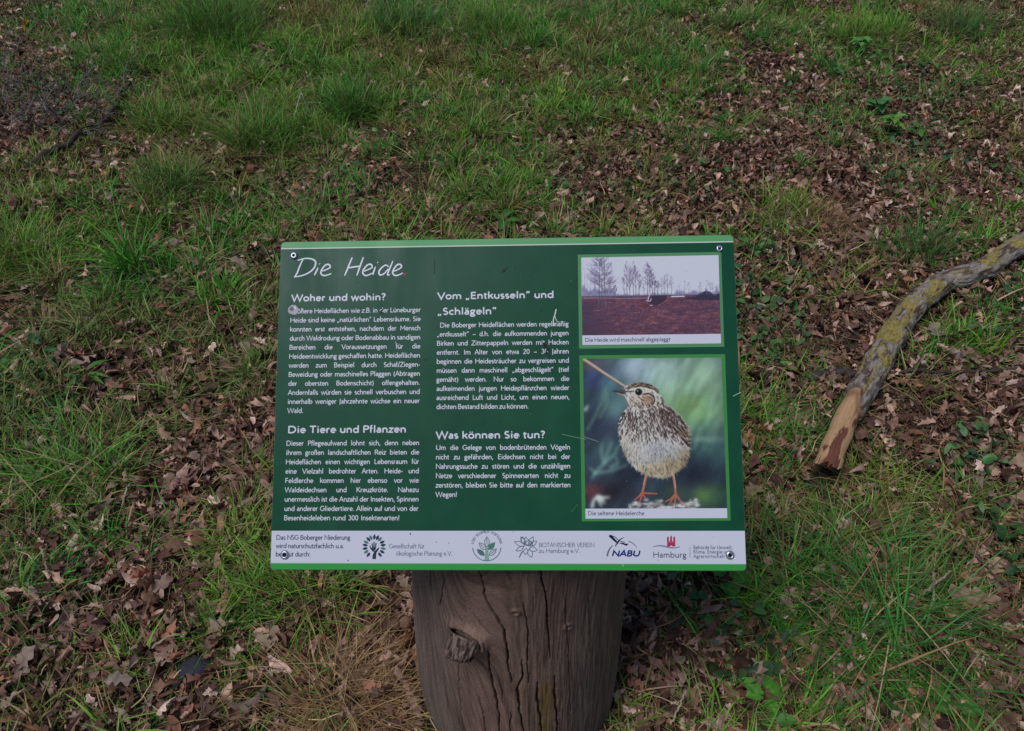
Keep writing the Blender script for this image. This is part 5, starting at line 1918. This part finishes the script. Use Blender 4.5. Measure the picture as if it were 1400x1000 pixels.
# flying stork over four letters
pr = Print()
BLUE = alb((10, 42, 112))
STK = alb((22, 26, 56))
line_of(pr, 'NABU', 836.2, 760.6, 874.6, 11.0, 175, BLUE, slant=0.22, track=30)
pr.poly([f5(*p_) for p_ in ((996, 60), (1004, 44), (1022, 48), (1060, 88), (1078, 112), (1066, 122), (1040, 100))], Z3, STK)
pr.poly([f5(*p_) for p_ in ((1090, 124), (1130, 120), (1150, 128), (1186, 132), (1165, 150), (1130, 136))], Z3, STK)
pr.line([f5(1024, 52), f5(1062, 70), f5(1090, 100), f5(1150, 118)], 0.9 * PXM, Z3 + 3e-5, STK)
pr.line([f5(1055, 156), f5(1080, 118), f5(1105, 88), f5(1140, 70)], [0.7 * PXM, 2.2 * PXM, 1.2 * PXM, 0.7 * PXM], Z3 + 6e-5, STK)
pr.line([f5(980, 250), f5(988, 215), f5(1004, 178), f5(1034, 144)], [2.2 * PXM, 2 * PXM, 1.6 * PXM, 0.7 * PXM], Z3, alb((84, 90, 110)))
pr.line([f5(1186, 106), f5(1222, 122), f5(1250, 148), f5(1266, 172)], [1.3 * PXM, 1.1 * PXM, 0.9 * PXM, 0.5 * PXM], Z3, alb((84, 90, 120)))
sub(pr, 'logo')

# red castle over a wave
pr = Print()
f6 = lambda x, y: S(870 + x / 9.333, 725 + y / 9.333)
RED = alb((150, 44, 84))
pr.poly([f6(*p_) for p_ in ((390, 208), (392, 158), (496, 158), (496, 208), (462, 208), (460, 186), (443, 176), (428, 186), (426, 208))][::-1], Z3, RED)
for (x0_, x1_, y0_, y1_) in ((390, 414, 100, 150), (430, 454, 90, 150), (470, 494, 100, 150)):
    pr.poly([f6(x0_, y1_), f6(x1_, y1_), f6(x1_, y0_), f6((x0_ + x1_) / 2, y0_ - 26), f6(x0_, y0_)], Z3 + 3e-5, RED)
pr.line([f6(390, 150), f6(496, 150)], 1.1 * PXM, Z3 + 6e-5, RED)
wv = smooth_path([f6(*p_) for p_ in ((210, 214), (270, 200), (340, 203), (420, 220), (490, 226), (556, 212))], 40)
pr.line(wv, np.interp(np.linspace(0, 1, len(wv)), [0, 0.5, 1], [0.8, 1.7, 0.8]) * PXM, Z3, alb((88, 102, 150)))
line_of(pr, 'Hamburg', 892.8, 762.6, 938.8, 11.4, 88, alb((70, 72, 108)), track=30)
pr.line([f6(683, 215), f6(683, 352)], 0.6 * PXM, Z3, GREY)
line_of(pr, 'Beh\u00f6rde f\u00fcr Umwelt,', 947.8, 751, 1002, 6.9, 95, alb((84, 88, 126)), track=50)
line_of(pr, 'Klima, Energie und', 947.8, 757, 1000, 6.9, 95, alb((84, 88, 126)), track=50)
line_of(pr, 'Agrarwirtschaft', 947.8, 763.1, 991, 6.9, 95, alb((84, 88, 126)), track=50)
sub(pr, 'logo')

# --- wear: chipped print, scratches, specks of dirt
pr = Print()


def blotch(x, y, r, col, z, seed, el=1.0):
    a = np.arange(26) / 26 * 2 * np.pi
    k = 0.65 + 0.8 * fbm(np.cos(a) * 1.8 + 5 + seed, np.sin(a) * 1.8 + 5, 700 + seed, 3)
    c = S(x, y)
    pr.poly(np.c_[c[0] + r * PXM * k * np.cos(a) * el, c[1] + r * PXM * k * np.sin(a)], z, col)


blotch(401, 424, 6.5, lin((190, 186, 186)), Z4, 1, 1.1)
blotch(399, 423, 3.0, lin((120, 112, 112)), Z4 + 6e-5, 2)
blotch(404, 421, 1.8, lin((236, 232, 230)), Z4 + 9e-5, 3)
sub(pr, 'chipped_print')
pr = Print()
for (x_, y_, r_) in ((689, 370, 2.2), (692, 367, 1.3), (686, 372, 1.1), (695, 364, 0.8), (745, 473, 2.6), (749, 478, 2.6), (747, 483, 1.8), (743, 470, 1.4), (521, 427, 2.2), (523, 424, 1.3), (751, 487, 1.2), (728, 534, 1.2),
                     (582, 492, 1.2), (476, 766.5, 0.9), (561, 730, 1.0), (740, 425, 0.9), (704, 367, 0.8), (684, 577, 0.8), (661, 580, 0.8)):
    blotch(x_, y_, r_, lin((34, 34, 38)), Z4, int(x_) % 40, 0.8)
for i in range(60):
    x_, y_ = rp.uniform(380, 1005), rp.uniform(345, 772)
    blotch(x_, y_, rp.uniform(0.25, 0.6), lin((40, 44, 44)) if rp.random() < 0.6 else lin((150, 160, 160)), Z4, i)
sub(pr, 'dirt_specks')
pr = Print()
scr = lambda pts, w, c: pr.line(smooth_path([S(*p_) for p_ in pts], 10), w * PXM, Z4, c)
scr([(760.5, 423), (758.5, 431), (756.5, 438), (757.5, 446)], 1.6, alb((180, 195, 190)))
scr([(758.5, 432), (760.5, 438), (763, 441)], 0.9, alb((180, 195, 190)))
scr([(768, 594), (784, 597.5), (801, 601)], 0.45, alb((120, 160, 145)))
scr([(594.2, 356), (594, 366), (593.6, 374)], 0.9, lin((36, 44, 46)))
scr([(541, 467), (541.5, 471)], 1.2, lin((170, 180, 180)))
scr([(848, 768), (853, 775)], 0.7, alb((150, 190, 160)))
scr([(1002, 542), (1012, 537)], 0.8, alb((140, 180, 160)))
scr([(781, 700), (790, 690)], 0.4, alb((80, 130, 110)))
for i in range(16):
    x_, y_ = rp.uniform(390, 780), rp.uniform(345, 400)
    L = rp.uniform(4, 20)
    a = rp.normal(1.5, 0.15)
    scr([(x_, y_), (x_ + L * math.cos(a), y_ + L * math.sin(a))], 0.35, alb((54, 92, 90)))
sub(pr, 'scratches')
pr = Print()
for i in range(24):
    e_ = rp.integers(0, 4)
    f_ = rp.random()
    if e_ < 2:
        x_, y_ = (384.6 - 14.5 * f_, 333 + 445 * f_) if e_ == 0 else (1002.6 + 17.6 * f_, 324 + 455 * f_)
    else:
        x_, y_ = (386 + 615 * f_, 331.3 - 9.6 * f_) if e_ == 2 else (371 + 648 * f_, 778.9 + 1.4 * f_)
    blotch(x_, y_, rp.uniform(0.25, 0.75), lin((176, 184, 176)) if rp.random() < 0.7 else lin((46, 54, 50)), Z4, i % 50, rp.uniform(0.6, 1.4))
sub(pr, 'edge_wear')

# --- four screws
for (x_, y_, ring, hole) in ((402.3, 350, 5.2, 2.1), (983.3, 340.4, 5.0, 1.9), (389.6, 758.6, 6.3, 3.0), (997.8, 759, 6.0, 2.6)):
    e = S(x_, y_)
    prof = [(ring, 0.0), (ring, 0.9), (ring * 0.86, 2.0), (ring * 0.68, 2.5), (hole * 1.05, 2.7), (hole, 2.3), (hole * 0.9, 0.6), (0.01, 0.6)]
    a = np.arange(28) / 28 * 2 * np.pi
    rows = [np.c_[r_ * PXM * np.cos(a), r_ * PXM * np.sin(a), np.full(28, h_ * PXM)] for r_, h_ in prof]
    b = Bag()
    b.add(np.concatenate(rows), grid_quads(len(prof), 28, True), None, (0.4, 0.4, 0.4))
    so_ = b.build('screw', M_METAL, root)
    so_.matrix_local = MP @ Matrix.Translation((e[0], e[1], 0.0009))
    b = Bag()
    rr_ = np.vstack([np.c_[hole * 0.88 * PXM * np.cos(a), hole * 0.88 * PXM * np.sin(a), np.full(28, 0.75 * PXM)], [[0, 0, 0.75 * PXM]]])
    b.add(rr_, None, [(i, (i + 1) % 28, 28) for i in range(28)], lin((26, 28, 34)))
    b.build('socket', M_DARK, so_)
